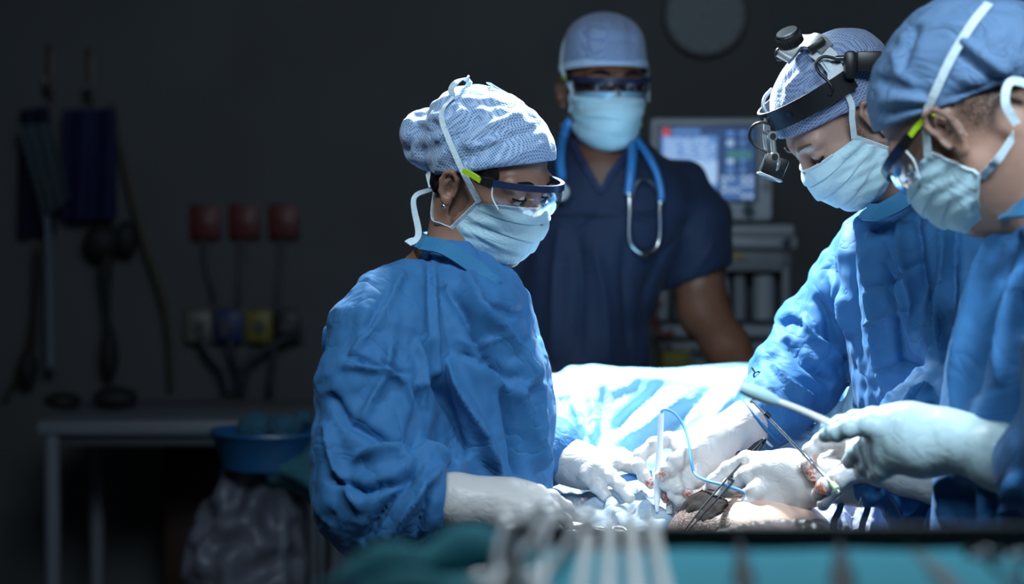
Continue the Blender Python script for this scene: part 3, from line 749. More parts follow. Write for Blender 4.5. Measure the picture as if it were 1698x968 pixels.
# ------------------------------------------------------------------ people
class Head:
    """a head frame; T() takes head coordinates (forward, left, up from the point between the eyes' level, metres) to the world"""
    def __init__(s, local, px, py, d, R, sc=1.0):
        s.R = R; s.s = sc; s.c = P(px, py, d) - R @ (np.array(local) * sc)
    def T(s, p): return s.c + s.R @ (np.array(p, float) * s.s)
    def inv(s, V): return (V - s.c) @ s.R / s.s
    def D(s, v): return s.R @ np.array(v, float)
    def e(s, c, r, rot=None):
        R = s.R if rot is None else s.R @ np.array(Matrix.Rotation(math.radians(rot[0]), 3, rot[1]))
        return ell(s.T(c), np.array(r) * s.s, R)
    def k(s, a, ra, b, rb): return cone(s.T(a), ra * s.s, s.T(b), rb * s.s)
    def out(s, p):
        q = s.inv(p[None])[0]; return s.D((q[0] + .012, q[1], (q[2] - .0) * .9))
def head_body(h, neck, extra, m, female=False, ears=(-1, 1), hair=None, lids=True, hres=.0024, neck_r=.054, ear_s=1.):
    """head, neck and bust as one surface"""
    pts = np.array([h.T(p) for p in ((.12, 0, 0), (-.12, 0, 0), (0, .09, 0), (0, -.09, 0), (0, 0, .13), (.06, 0, -.15))] + [neck])
    f = Field(pts.min(0) - .05, pts.max(0) + np.array((.05, .05, .01)), hres)
    f.add(h.e((-.012, 0, .026), (.097, .076, .084)), .01)
    f.add(h.e((.034, 0, -.040), (.056, .060 if not female else .056, .072)), .03)
    jw = .048 if female else .054
    for s in (-1, 1):
        f.add(h.k((.004, s * jw, -.068), .016, (.066, s * .016, -.108), .015), .025)
        f.add(h.e((.062, s * .040, -.036), (.024, .020, .020)), .02)
        f.add(h.k((.083, s * .012, .016), .010, (.070, s * .046, .016), .011), .014)
    f.add(h.e((.074, 0, -.104), (.020, .020, .018)), .02)
    for s in (-1, 1): f.sub(h.e((.098, s * .031, -.004), (.017, .017, .013)), .014)
    f.add(h.k((.086, 0, .004), .008, (.107, 0, -.036), .010), .012)
    for s in (-1, 1): f.add(h.e((.096, s * .012, -.041), (.012, .008, .008)), .006)
    for s in (-1, 1):
        if lids: f.add(h.e((.0755, s * .031, -.004), (.0135, .0155, .0125)), .003)
        f.add(h.k((.083, s * .020, .010), .0035, (.078, s * .045, .008), .0035), .006)
    f.add(h.k((.089, -.014, -.074), .006, (.089, .014, -.074), .006), .01); f.add(h.k((.087, -.012, -.084), .007, (.087, .012, -.084), .007), .01)
    f.add(cone(h.T((-.030, 0, -.055)), neck_r, neck, neck_r * 1.08), .03)
    f.add(cone(h.T((.01, 0, -.085)), neck_r * .6, neck + h.D((.02, 0, 0)), neck_r * .8), .03)
    for s in ears:
        c = np.array((-.010, s * .078, -.022)); q = lambda x, y, z: tuple(c + np.array((x, s * y, z)) * ear_s)
        f.add(h.e(q(-.002, -.002, 0), (.016 * ear_s, .004, .027 * ear_s), None), .008)
        rim = [q(.012, .002, .004), q(.013, .006, .022), q(.002, .011, .033), q(-.012, .013, .027), q(-.017, .013, .010), q(-.013, .010, -.012), q(-.004, .006, -.026), q(.006, .002, -.028)]
        for a, b in zip(rim[:-1], rim[1:]): f.add(h.k(a, .0040, b, .0040), .003)
        ah = [q(-.003, .006, .018), q(-.009, .008, .006), q(-.006, .007, -.010)]
        for a, b in zip(ah[:-1], ah[1:]): f.add(h.k(a, .0032, b, .0032), .003)
        f.add(h.e(q(.002, .004, -.025), (.008, .005, .009)), .005)
        f.add(h.k(q(.013, .003, -.002), .004, q(.011, .003, -.012), .004), .003)
        f.sub(h.e(q(.003, .008, -.004), (.0075, .0075, .010)), .003)
    V, F = f.mesh(2)
    g = Field(extra[0], extra[1], .012)      # torso, arms and legs under the clothes
    extra[2](g)
    V2, F2 = g.mesh(2)
    L = h.inv(V); ha = np.zeros(len(V))
    if hair is not None: ha = hair(L)
    me = npmesh('person', np.concatenate((V, V2)), np.concatenate((F, F2 + len(V))))
    attr(me, 'hair', np.concatenate((ha, np.zeros(len(V2)))))
    return link('person', me, m)
def legs(g, x, y, zt=.95, w=.09, s=1.):
    for k in (-1, 1):
        g.chain([((x + .02 * k, y + k * w, zt), .085), ((x, y + k * w * 1.1, .5), .06), ((x - .01, y + k * w * 1.1, .1), .042)], .03)
        g.chain([((x - .02 * s, y + k * w * 1.1, .05), .045), ((x + .15 * s, y + k * w * 1.15, .04), .038)], .02)
def mask(h, m, tie_m, parent, seed=1, w=.071, pr=0., zl=1., tw=1., top=(-.013, .101), side=(.030, -.020, -.082, .004)):
    """pleated face mask: centre profile over nose and chin, sides pulled to the cheeks"""
    nv, nu = 46, 60; G = np.zeros((nv, nu, 3)); rnd = np.random.RandomState(seed)
    vs = np.linspace(0, 1, nv)
    prof_t = [0, .12, .3, .45, .62, .8, .92, 1]
    px_ = np.interp(vs, prof_t, [top[1], .114, .123, .122, .116, .105, .090, .066])
    pz_ = np.interp(vs, prof_t, [top[0], -.026, -.045, -.064, -.086, -.110, -.125, -.131])
    px_ = px_ - pr * np.sin(np.clip(vs * 1.15, 0, 1) * math.pi * .5); pz_ = top[0] + (pz_ - top[0]) * zl
    ker = np.array([1, 2, 3, 2, 1]) / 9
    px_ = np.convolve(np.pad(px_, 2, mode='edge'), ker, 'valid'); pz_ = np.convolve(np.pad(pz_, 2, mode='edge'), ker, 'valid')
    for i, v in enumerate(vs):
        zs = side[1] + (side[2] - side[1]) * v
        for j in range(nu):
            u = -1 + 2 * j / (nu - 1); a = u * math.radians(86)
            k = math.cos(a) ** .85 if abs(u) < .999 else 0
            sx = side[0] + (side[3] - side[0]) * v; x = sx + (px_[i] - sx) * k
            y = w * (math.sin(a) * (.86 + .14 * abs(u))) * (1 + (tw - 1) * v)
            if v > .75: y *= 1 - .12 * (v - .75) / .25 * (1 - abs(u))
            z = zs + (pz_[i] - zs) * (k ** .8)
            # pleats: three soft steps, plus strain wrinkles running to the corners
            pl = (((v * 4.2 + .12) % 1.0) - .5) * .0035 * min(1, (1 - abs(u)) * 3)
            wr = .0013 * math.sin((z - .25 * x) * 330 + 3 * u + seed) * (abs(u) ** 1.5) + .0012 * math.sin(v * 17 + u * 6 + seed)
            o = np.array((k, math.sin(a), -.15)); o /= np.linalg.norm(o)
            G[i, j] = np.array((x, y, z)) + o * (pl + wr)
    Wd = np.array([[h.T(G[i, j]) for j in range(nu)] for i in range(nv)])
    o = MB().sheet(Wd, .0016).build('face_mask', m, parent)
    for s in (0, -1):      # bound side edges
        mb = MB(); mb.ribbon([Wd[i, s] for i in range(0, nv, 5)], .009, h.out, .003); mb.build('side_binding', tie_m, o)
    MB().ribbon([h.T(np.array(G[1, j]) + (0.001, 0, 0)) for j in range(6, nu - 6, 4)], .006, h.out, .0028).build('top_binding', tie_m, o)
    return o, G
def ties(h, tie_m, parent, sides, upper=None, crown=(-.045, 0, .118), nape=(-.088, 0, -.055), width=.0085, off=.004, corner=((.032, .070, -.020), (.006, .066, -.084)), mid=((-.006, .087, .045), (-.035, .066, -.082)), crown_pts=None):
    for s in sides:
        a, b = corner; m1, m2 = mid; q = lambda p: h.T((p[0], s * p[1], p[2]))
        up = [q(a), q(((a[0] + m1[0]) / 2 + .002, (a[1] + m1[1]) / 2 + .004, (a[2] + m1[2]) / 2)), q(m1), q((crown[0] * .55 + m1[0] * .45, .066, .098)), h.T(crown)]
        if upper is not None and s == upper[0]: up = upper[1]
        MB().ribbon(up, width, h.out).build('mask_tie', tie_m, parent)
        lo = [q(b), q(((b[0] + m2[0]) / 2, (b[1] + m2[1]) / 2 + .004, (b[2] + m2[2]) / 2 - .001)), q(m2), h.T(nape)]
        MB().ribbon(lo, width, h.out).build('mask_tie', tie_m, parent)
def glasses(h, parent, sides=(-1, 1), lime=True, dz=0., band=.0095, arm=0.):
    """wrap-around safety glasses: dark brow bar, clear lens, dark then lime arms"""
    e = MB()
    def arc(a, z, r=0.): return h.T((.030 + (.083 + r) * math.cos(a), (.078 + r * .5) * math.sin(a), z + dz))
    A_ = np.linspace(-math.radians(80), math.radians(80), 33)
    G = np.array([[arc(a, .006 - v * .050 * (1 - .30 * abs(a) - (.30 * max(0, 1 - abs(a) * 3.2))), -.010 * v * v + .004 * math.sin(v * 3)) for a in A_] for v in np.linspace(0, 1, 12)])
    fr = MB()
    fr.ribbon([arc(a, .009, .002) for a in A_[::2]], band, lambda p: h.D((h.inv(p[None])[0] - np.array((.03, 0, h.inv(p[None])[0][2]))) * (1, 1, 0) + (0, 0, .01)), .006)
    fo = fr.build('brow_bar', M['navy'], parent, auto=40)
    MB().sheet(G, .0016).build('lens', M['lens'], fo)
    for s in sides:
        q = lambda x, y, z: h.T((x, s * y, z + dz))
        t_ = arm * .45; arm_ = MB().ribbon([q(.046, .0785, .008), q(.030, .0815, .009), q(.014, .0815, .009)], [.013, .012, .0075], lambda p: h.D((0, s, 0)), .006).build('temple_arm', M['black'], fo)
        MB().ribbon([q(.026, .083, .009), q(.008, .083, .010 - arm * .15), q(-.012, .082, .008 - arm * .35)], .0068, lambda p: h.D((0, s, 0)), .0065).build('lime_sleeve', M['lime'] if lime else M['black'], arm_, label='lime green arm sleeve')
        MB().tube([q(.046, .079, .004), q(.048, .078, -.014), q(.060, .074, -.032)], .0012).build('side_rim', M['white'], fo)
    return fo
def cap(h, parts, cut, m, parent, seed=1, amp=.2, hres=.0034, st=None, hem=None, lim=.012, cutn=(.41, 0, -1), inner=True, kb=.4, name='surgical_cap'):
    """parts: ellipsoids/cones in head coordinates; cut: plane below which the cap ends"""
    pts = []
    for kind, a in parts:
        if kind == 'e': c, r = a; pts += [np.array(c) + max(r), np.array(c) - max(r)]
        else: pts += [np.array(a[0]) + a[1], np.array(a[0]) - a[1], np.array(a[2]) + a[3], np.array(a[2]) - a[3]]
    Wp = np.array([h.T(p) for q in (np.min(pts, 0), np.max(pts, 0)) for p in (q, (q[0], -q[1], q[2]), (q[0], q[1], -q[2]), (-q[0], q[1], q[2]))])
    f = Field(Wp.min(0) - .02, Wp.max(0) + .02, hres)
    for kind, a in parts: f.add(h.e(*a) if kind == 'e' else h.k(*a), .018)
    f.sub(halfspace(h.T(cut), -h.D(cutn)), .004)     # keep above
    V, F = f.mesh(3)
    if st: V = strokes(V, F, st); V = lap(V, F, 1)
    L = h.inv(V); n = np.array(cutn, float); n /= np.linalg.norm(n); dist = -(L - np.array(cut)) @ n
    stv = amp * np.clip((dist - .004) / .02, .0, 1)
    dirs = np.zeros_like(V); N0 = normals(V, F)
    ax = h.D((.9, 0, .35)); hor = np.cross(N0, ax); hor /= np.linalg.norm(hor, axis=1, keepdims=True) + 1e-9
    V = crumple(V, F, stv, iters=150, kf=.002, kb=kb, freq=22, seedamp=.002, cell=.03, limit=lim, dirs=hor, seed=seed)
    o = link(name, npmesh(name, V, F), m, parent)
    return o, V, F
def hand(name, palm, fingers, m, parent=None, hres=.0019, pk=.02, blood=(), fk=.0035, cuff=None, crum=.06, tipbulge=True):
    """palm and forearm: chains of (point, radius); each finger its own chain of joints"""
    palm = [[(p, r * .95) for p, r in c] for c in palm]; fingers = [[(p, r * .90) for p, r in c] for c in fingers]
    allp = [q for c in palm for q in c] + [q for c in fingers for q in c]
    lo = np.min([p - r for p, r in allp], 0) - .006; hi = np.max([p + r for p, r in allp], 0) + .006
    f = Field(lo, hi, hres)
    for c in palm: f.chain(c, pk)
    for c in fingers:
        g = Field(lo, hi, hres) if False else f
        for i, ((a, ra), (b, rb)) in enumerate(zip(c[:-1], c[1:])): f.add(cone(a, ra, b, rb), .012 if i == 0 else fk)
        for (a, ra) in c[1:-1]: f.add(cone(a, ra * 1.05, a, ra * 1.05), fk)
    V, F = f.mesh(2)
    if crum: V = crumple(V, F, crum, iters=60, kf=.004, kb=.25, freq=40, seedamp=.0006, cell=.015, limit=.0022, seed=len(V) % 97)
    me = npmesh(name, V, F); bl = np.zeros(len(V))
    for p, r in blood: bl = np.maximum(bl, np.clip(1.6 - np.linalg.norm(V - p, axis=1) / r, 0, 1))
    attr(me, 'blood', bl)
    return link(name, me, m, parent)
def snap(V, px, py, off=.003, rad=7):
    """point on the near face of a mesh at a pixel"""
    Q = project(V); m = np.hypot(Q[:, 0] - px, Q[:, 1] - py) < rad
    if not m.any(): m = np.hypot(Q[:, 0] - px, Q[:, 1] - py) < rad * 4
    return P(px, py, (Q[m, 2].min() if m.any() else np.median(Q[:, 2])) - off)
def A(px, py, d, r): return (P(px, py, d), r)
def row(y, l, r, dc, hd):  # one torso level from its left and right edge pixels at depth dc, half depth hd
    a = P(l, y, dc); b = P(r, y, dc); c = (a + b) / 2
    return (c[2], c[0], c[1], (b[0] - a[0]) / 2, hd)
def drapefield(V, F, arm, turn=1.35, wob=.6, seed=5):
    a = vnoise(V, 2.2, seed) * wob; N0 = normals(V, F)
    hor = np.cross(N0, [0, 0, 1.]); hor /= np.linalg.norm(hor, axis=1, keepdims=True) + 1e-9
    ver = np.cross(hor, N0); aa = np.where(arm, turn, 0.) + a
    return hor * np.cos(aa)[:, None] + ver * np.sin(aa)[:, None]
def gown_mesh(f, st, armfn, s1=.22, s2=.12, seed=5, lim=.022, fixfn=None, lim2=.010, kb1=.5, gain=1.55):
    V, F = f.mesh(4)
    arm = armfn(project(V))
    dirs = drapefield(V, F, arm, seed=seed)
    sv = np.full(len(V), s1)
    if fixfn is not None: sv = sv * fixfn(project(V))
    V = crumple(V, F, sv, iters=230, kf=.0018, kb=kb1, freq=6, seedamp=.005, cell=.09, dirs=dirs, limit=lim, seed=seed)
    V, F = subdiv(V, F); V = lap(V, F, 1)
    if st: V = strokes(V, F, st, gain)
    V = crumple(V, F, s2, iters=110, kf=.002, kb=.2, freq=22, seedamp=.0015, limit=lim2, cell=.045, seed=seed + 1)
    return V, F
# ------------------------------------------------------------------ the woman at the left side of the table
Rw = frame(32, 24, 6)
hw = Head((-.008, -.080, -.022), 748, 312, 2.86, Rw, .955)
neckw = P(752, 440, 2.92)
def wb(g):
    g.chain([(P(745, 470, 2.93), .07), (P(740, 560, 2.93), .11), (P(745, 760, 2.93), .11), (P(750, 960, 2.93), .12)], .05)
    g.chain([A(650, 520, 2.80, .05), A(606, 770, 2.71, .045), A(700, 822, 2.64, .032)], .03)
    g.chain([A(790, 530, 3.06, .05), A(800, 720, 3.12, .045), A(930, 760, 3.0, .032)], .03)
    legs(g, -.10, 2.93, .95)
woman = head_body(hw, neckw, (np.array((-.55, 2.45, -.01)), np.array((.2, 3.35, 1.42)), wb), M['skin_w'], True, hair=None, neck_r=.044, ears=(-1, 1), ear_s=.80)
tag(woman, 'person in blue gown and pale cap at left, looking down, small stud in ear', 'person')
# dark hair showing under the cap
def hairpiece(h, blobs, m, parent, res=.0026, k=.012):
    pts = np.array([h.T(c) for c, r in blobs]); f = Field(pts.min(0) - .06, pts.max(0) + .06, res)
    for c, r in blobs: f.add(h.e(c, r), k)
    V, F = f.mesh(2); V = crumple(V, F, .25, iters=70, kf=.003, kb=.2, freq=60, seedamp=.0006, cell=.015, limit=.0015)
    return link('hair', npmesh('hair', V, F), m, parent)
hairpiece(hw, [((.028, s * .066, .022), (.030, .010, .018)) for s in (-1, 1)] + [((-.045, 0, -.004), (.046, .064, .036)), ((-.03, 0, .03), (.08, .078, .06))] + [((-.050, s * .045, -.030), (.018, .018, .022)) for s in (-1, 1)], M['hair'], woman)
for s in (-1, 1):
    ear = MB().ball(hw.T((-.006, s * .088, -.050)), .0035 * 1.0).build('earring', M['steel'], woman)
# eye under the glasses
for s in (-1, 1):
    MB().ball(hw.T((.0778, s * .031, -.0065)), .0120).build('eye', mat('eye_white', (.55, .5, .48), .2), woman)
    MB().ball(hw.T((.0868, s * .031, -.0105)), .0052).build('iris', mat('iris_dark', (.02, .012, .01), .1), woman)
    MB().ribbon([hw.T((.086, s * .018, -.0035)), hw.T((.0905, s * .029, -.0045)), hw.T((.088, s * .040, -.0045)), hw.T((.080, s * .047, -.004))], .003, lambda p: hw.D((1, 0, .6)), .001).build('eyelashes', M['hair'], woman)
    MB().ribbon([hw.T((.0935, s * .016, .018)), hw.T((.091, s * .032, .024)), hw.T((.076, s * .050, .020))], [.003, .006, .002], lambda p: hw.D((1, s * .4, .2)), .0015).build('eyebrow', M['hair'], woman)
stc = [([(912, 235), (840, 262), (760, 285)], 7, .0035), ([(908, 205), (830, 235), (770, 265), (735, 280)], 8, -.004), ([(870, 185), (800, 215), (755, 250)], 8, .005),
       ([(800, 185), (775, 210), (745, 240)], 8, -.005), ([(775, 175), (748, 205), (725, 240)], 8, .005), ([(725, 195), (712, 220), (705, 262)], 8, -.005), ([(698, 205), (680, 235), (668, 262)], 7, -.004),
       ([(840, 228), (800, 240), (770, 243)], 6, .004), ([(745, 240), (730, 262), (722, 290)], 6, .004)]
capw, Vc, Fc = cap(hw, [('e', ((-.008, 0, .028), (.108, .088, .092))), ('e', ((-.045, 0, .050), (.080, .076, .068))), ('e', ((-.122, 0, .010), (.050, .050, .042))), ('e', ((-.114, 0, -.018), (.034, .038, .024)))],
    (.0, 0, .008), M['cap'], woman, seed=2, amp=.26, st=stc, cutn=(.55, 0, -1), lim=.010)
# knot of the mask ties standing up on the crown
kn = [P(752, 160, 2.88), P(748, 148, 2.88), P(757, 136, 2.88), P(770, 130, 2.89), P(779, 134, 2.90), P(772, 148, 2.90), P(758, 160, 2.90)]
mw, Gw = mask(hw, M['mask'], M['tie'], woman, 1, side=(.040, -.026, -.084, .008), pr=.006, zl=.93, w=.069)
ties(hw, M['tie'], mw, (-1, 1), corner=((.042, .071, -.024), (.010, .067, -.084)), mid=((-.002, .092, .040), (-.035, .064, -.085)), crown=(-.050, 0, .128), upper=(-1, [hw.T((.042, -.073, -.024))] + [snap(Vc, *q) for q in ((768, 285), (748, 240), (733, 200), (735, 180), (752, 160))]))
MB().ribbon(kn, .011, lambda p: hw.D((-.3, -1, .2)), .0015).build('tie_bow', M['tie'], mw)
MB().ribbon([hw.T((-.080, -.02, -.060)), hw.T((-.100, -.03, -.085)), P(694, 388, 2.86), P(676, 404, 2.84)], [.006, .008, .010, .012], lambda p: np.array((-.3, -1, .3)), .0015).build('tie_end', M['tie'], mw)
MB().ribbon([hw.T((-.080, -.02, -.060)), hw.T((-.085, -.035, -.035)), hw.T((-.060, -.055, -.045))], [.006, .008, .006], lambda p: np.array((-.3, -1, .3)), .0015).build('tie_end', M['tie'], mw)
hg = Head((.052, -.0785, .006), 822, 308, 2.79, frame(34, 12, 4), .87)
g = glasses(hg, woman, arm=-.030)
g.name = 'safety_glasses'
# gown
f = Field((-.47, 2.48, .33), (.16, 3.36, 1.45), .0085)
f.add(loft([row(398, 712, 788, 2.91, .045), row(412, 700, 800, 2.91, .058), row(428, 692, 826, 2.91, .09), row(450, 680, 858, 2.91, .13), row(490, 662, 878, 2.91, .165), row(545, 636, 890, 2.92, .185), row(600, 608, 909, 2.92, .195), row(660, 602, 918, 2.92, .19), row(740, 602, 916, 2.92, .19), row(900, 606, 908, 2.92, .19), row(1300, 590, 925, 2.92, .22), row(1560, 585, 930, 2.92, .24)]), .03)
f.chain([A(684, 478, 2.80, .040), A(656, 512, 2.78, .056), A(634, 562, 2.76, .070), A(622, 650, 2.73, .073), A(616, 750, 2.70, .074), A(620, 825, 2.68, .076), A(668, 822, 2.64, .058), A(700, 822, 2.62, .043)], .035)
f.chain([A(800, 520, 3.06, .07), A(808, 720, 3.12, .06), A(908, 748, 3.01, .045), A(926, 752, 2.99, .036)], .03)
f.add(cone(P(606, 575, 2.80), .045, P(590, 610, 2.80), .045), .03)
f.chain([A(690, 800, 2.66, .040), A(728, 785, 2.66, .030), A(750, 772, 2.68, .020)], .02)
stw = [  # ridges (+) and valleys (-) read from the photograph
    ([(716, 412), (720, 480), (722, 560), (728, 640)], 5, .004), ([(712, 420), (714, 560)], 7, -.003),
    ([(770, 450), (800, 520), (855, 590), (880, 650), (890, 780)], 12, .016), ([(740, 470), (790, 560), (850, 640)], 10, -.013),
    ([(735, 590), (760, 640), (800, 720), (830, 800)], 11, .017), ([(722, 620), (750, 690), (772, 760)], 10, -.016),
    ([(850, 630), (868, 700), (892, 790)], 8, .015), ([(835, 640), (850, 720), (862, 800)], 9, -.016), ([(900, 640), (895, 700), (905, 800)], 8, -.006),
    ([(790, 500), (850, 520), (872, 515)], 7, -.005), ([(880, 560), (862, 640), (846, 660)], 7, .006),
    ([(670, 450), (620, 540), (575, 600)], 7, .005), ([(655, 470), (600, 560)], 8, -.005),
    ([(570, 590), (620, 605), (680, 622)], 6, -.006), ([(560, 605), (640, 615), (672, 635), (690, 700)], 6, .007),
    ([(700, 640), (690, 700), (680, 760)], 12, -.012), ([(545, 650), (580, 700), (640, 735), (700, 750)], 9, -.008),
    ([(585, 760), (640, 750), (700, 752), (760, 760)], 9, .012), ([(545, 790), (600, 815), (660, 800), (705, 760)], 8, -.011),
    ([(600, 900), (650, 830), (700, 770)], 9, -.012), ([(640, 900), (680, 840), (735, 770)], 8, .011), ([(690, 890), (705, 840), (712, 790)], 6, -.008),
    ([(540, 700), (560, 780), (600, 850)], 9, .008), ([(650, 560), (640, 620), (600, 700)], 9, .007), ([(690, 560), (700, 600), (706, 680)], 7, .006),
    ([(755, 560), (790, 575), (830, 560)], 5, .004), ([(760, 585), (800, 600), (825, 590)], 5, -.004), ([(740, 700), (752, 760), (750, 850)], 8, -.008)]
V, F = gown_mesh(f, stw, lambda Q: (Q[:, 0] < 715) & (Q[:, 2] < 2.82), fixfn=lambda Q: np.clip((Q[:, 1] - 430) / 80, .1, 1) * .85, seed=5, lim=.018)
# open neck: the gown ends on a slanting line round the neck
gown = link('surgical_gown', npmesh('surgical_gown', V, F), M['gown_w'], woman)
nk = [P(702, 403, 2.82), P(740, 412, 2.80), P(790, 445, 2.80), P(826, 478, 2.80), P(842, 470, 2.86), P(836, 440, 2.95), P(800, 415, 3.02), P(740, 398, 3.04), P(700, 394, 2.96), P(690, 398, 2.88), P(702, 403, 2.82)]
MB().ribbon(nk, .022, lambda p: p - np.array(P(760, 440, 2.92)) + (0, 0, .03), .004).build('neckband', M['gown_trim'], gown)
MB().ribbon([P(550, 552, 2.78), P(544, 545, 2.76), P(541, 565, 2.76), P(541, 600, 2.78)], .012, lambda p: np.array((-.3, -1, 0)), .003).build('gown_tie', M['gown'], gown)
# gloves
cf = MB(); 
gl = hand('glove', [[A(722, 826, 2.63, .034), A(760, 830, 2.62, .0345), A(812, 834, 2.62, .029), A(850, 836, 2.62, .032), A(880, 838, 2.62, .030)], [A(812, 834, 2.62, .028), A(870, 850, 2.60, .028)]],
    [[A(880, 822, 2.64, .016), A(914, 826, 2.66, .0125), A(938, 842, 2.68, .0105), A(960, 868, 2.70, .0095)], [A(885, 836, 2.62, .015), A(915, 846, 2.63, .0125), A(936, 864, 2.65, .0105), A(948, 886, 2.67, .009)],
     [A(880, 850, 2.60, .015), A(906, 862, 2.60, .0125), A(922, 880, 2.62, .0105), A(928, 898, 2.64, .009)], [A(868, 858, 2.59, .014), A(888, 876, 2.59, .011), A(897, 892, 2.60, .0095), A(900, 905, 2.61, .008)],
     [A(862, 826, 2.66, .016), A(892, 818, 2.70, .013), A(925, 836, 2.72, .0115), A(945, 856, 2.73, .010)]], M['glove'], woman)
for dx, rr in ((0, .0375), (7, .0365)):
    a = P(748 + dx, 788, 2.625); b = P(749 + dx, 868, 2.625)
    cc = (a + b) / 2
    MB().tube([cc + np.array((0, math.cos(t), 0)) * rr + (b - a) / 2 * math.sin(t) * -1.0 for t in np.linspace(0, 2 * math.pi, 25)], .0022, 8, 2).build('glove_cuff', M['tie'], gl)
for dx in (0, 4, 8):
    cc = P(812 + dx, 834, 2.62); MB().tube([cc + np.array((.004 * math.sin(t), .0295 * math.cos(t), .0295 * math.sin(t))) for t in np.linspace(0, 2 * math.pi, 25)], .0013, 8, 2).build('glove_wrinkle', M['glove_c'], gl)
hand('glove', [[A(915, 756, 3.0, .034), A(945, 766, 2.98, .033), A(972, 775, 2.96, .030), A(990, 778, 2.95, .028)]],
    [[A(992, 778, 2.93, .016), A(1012, 790, 2.92, .0125), A(1028, 805, 2.91, .0108), A(1043, 825, 2.90, .0098)], [A(995, 768, 2.95, .016), A(1020, 768, 2.96, .0125), A(1042, 772, 2.96, .0108), A(1066, 780, 2.95, .0095)],
     [A(995, 762, 2.97, .015), A(1018, 758, 2.98, .012), A(1040, 762, 2.98, .0105), A(1060, 768, 2.97, .009)], [A(990, 756, 2.99, .014), A(1012, 750, 3.0, .011), A(1030, 752, 3.0, .0095), A(1046, 758, 3.0, .008)],
     [A(975, 790, 2.93, .014), A(990, 805, 2.92, .012), A(1004, 822, 2.91, .010)]], M['glove'], woman)
# ------------------------------------------------------------------ the man standing behind
Rm = frame(77, 6, 0)
hm = Head((.088, 0, .0), 1022, 141, 3.9, Rm, 1.02)
neckm = P(1000, 262, 4.05)
md_ = 4.02
def mb_(g):
    g.add(loft([row(228, 955, 1055, md_, .06), row(262, 925, 1085, md_ - .01, .09), row(290, 885, 1130, md_, .105), row(330, 860, 1165, md_, .115), row(400, 875, 1110, md_, .11), row(520, 885, 1050, md_, .10), row(640, 885, 1050, md_, .10), row(800, 880, 1060, md_, .10), row(1000, 880, 1060, md_, .09)]), .03)
    g.chain([A(1135, 345, 4.03, .062), A(1152, 440, 4.04, .056), A(1168, 520, 4.0, .048), A(1205, 575, 3.93, .043), A(1238, 625, 3.86, .036), A(1255, 655, 3.82, .029)], .03)
    g.chain([A(880, 345, 4.03, .062), A(862, 440, 4.04, .056), A(850, 520, 4.0, .048), A(868, 575, 3.93, .040), A(900, 640, 3.86, .030), A(915, 665, 3.82, .027)], .03)
    legs(g, (neckm[0]), 4.06, .95)
man = head_body(hm, neckm, (np.array((-.35, 3.65, -.01)), np.array((.75, 4.35, 1.62)), mb_), M['skin_m'], False, neck_r=.060, ear_s=.85,
    hair=lambda L: np.clip((L[:, 2] + .01) * 60, 0, 1) * np.clip((.02 - L[:, 0]) * 60, 0, 1) * np.clip((L[:, 2] + .05) * 40, 0, 1) * .8)
tag(man, 'person standing behind the table in navy scrubs, face on', 'person')
for s in (-1, 1):
    MB().ball(hm.T((.0785, s * .031, -.0045)), .0126).build('eye', mat('eye_white', (.5, .45, .42), .2), man)
    MB().ball(hm.T((.0875, s * .031, -.0065)), .0055).build('iris', mat('iris_dark', (.02, .012, .01), .1), man)
    MB().ribbon([hm.T((.0945, s * .014, .020)), hm.T((.0925, s * .032, .026)), hm.T((.078, s * .052, .020))], [.005, .008, .003], lambda p: hm.D((1, s * .4, .2)), .002).build('eyebrow', M['hair'], man)
cm, Vm, Fm = cap(hm, [('e', ((-.010, 0, .036), (.104, .084, .094))), ('e', ((-.005, 0, .085), (.078, .074, .052)))], (.0, 0, .028), M['cap_b'], man, seed=17, amp=.09, st=[([(975, 30), (968, 60), (972, 95)], 7, -.003), ([(1040, 28), (1048, 60), (1046, 95)], 7, -.003), ([(1005, 24), (1008, 50), (1000, 85)], 9, .003), ([(955, 60), (990, 72), (1040, 66), (1066, 70)], 7, -.002)], cutn=(.16, 0, -1), hres=.004, lim=.005)
hemp = [hm.T(( .098 * math.cos(a) - .008, .086 * math.sin(a), .030 + .16 * (.098 * math.cos(a) - .008))) for a in np.linspace(0, 2 * math.pi, 49)]
MB().ribbon(hemp, .014, lambda p: p - hm.T((0, 0, .03)), .0025).build('cap_hem', M['cap_h'], cm)
mm_, _g = mask(hm, M['mask'], M['tie'], man, 4, pr=.0, w=.074, tw=.86)
ties(hm, M['tie'], mm_, (-1, 1), mid=((-.002, .088, .040), (-.035, .070, -.085)), crown=(-.06, 0, .135))
g = glasses(hm, man); g.name = 'safety_glasses'
# scrubs
f = Field((-.33, 3.72, .33), (.72, 4.34, 1.56), .010)
f.add(loft([row(222, 945, 1060, md_ + .02, .06), row(245, 925, 1085, md_ + .01, .10), row(268, 895, 1118, md_, .125), row(300, 868, 1152, md_, .14), row(340, 850, 1172, md_, .145), row(400, 846, 1150, md_, .15), row(470, 850, 1103, md_, .15), row(540, 846, 1078, md_, .145), row(620, 842, 1078, md_, .14), row(760, 835, 1090, md_, .145), row(900, 832, 1095, md_, .15)]), .03)
f.chain([A(1130, 318, 4.03, .062), A(1148, 370, 4.03, .074), A(1152, 425, 4.03, .070), A(1153, 452, 4.03, .060)], .03)
f.chain([A(880, 318, 4.03, .062), A(866, 370, 4.03, .074), A(858, 425, 4.03, .070), A(855, 452, 4.03, .060)], .03)
for k in (-1, 1): f.chain([((neckm[0] + .02 * k, 4.06 + .0 + k * .09, .85), .11), ((neckm[0] + .02 * k, 4.06 + k * .1, .4), .10)], .04)
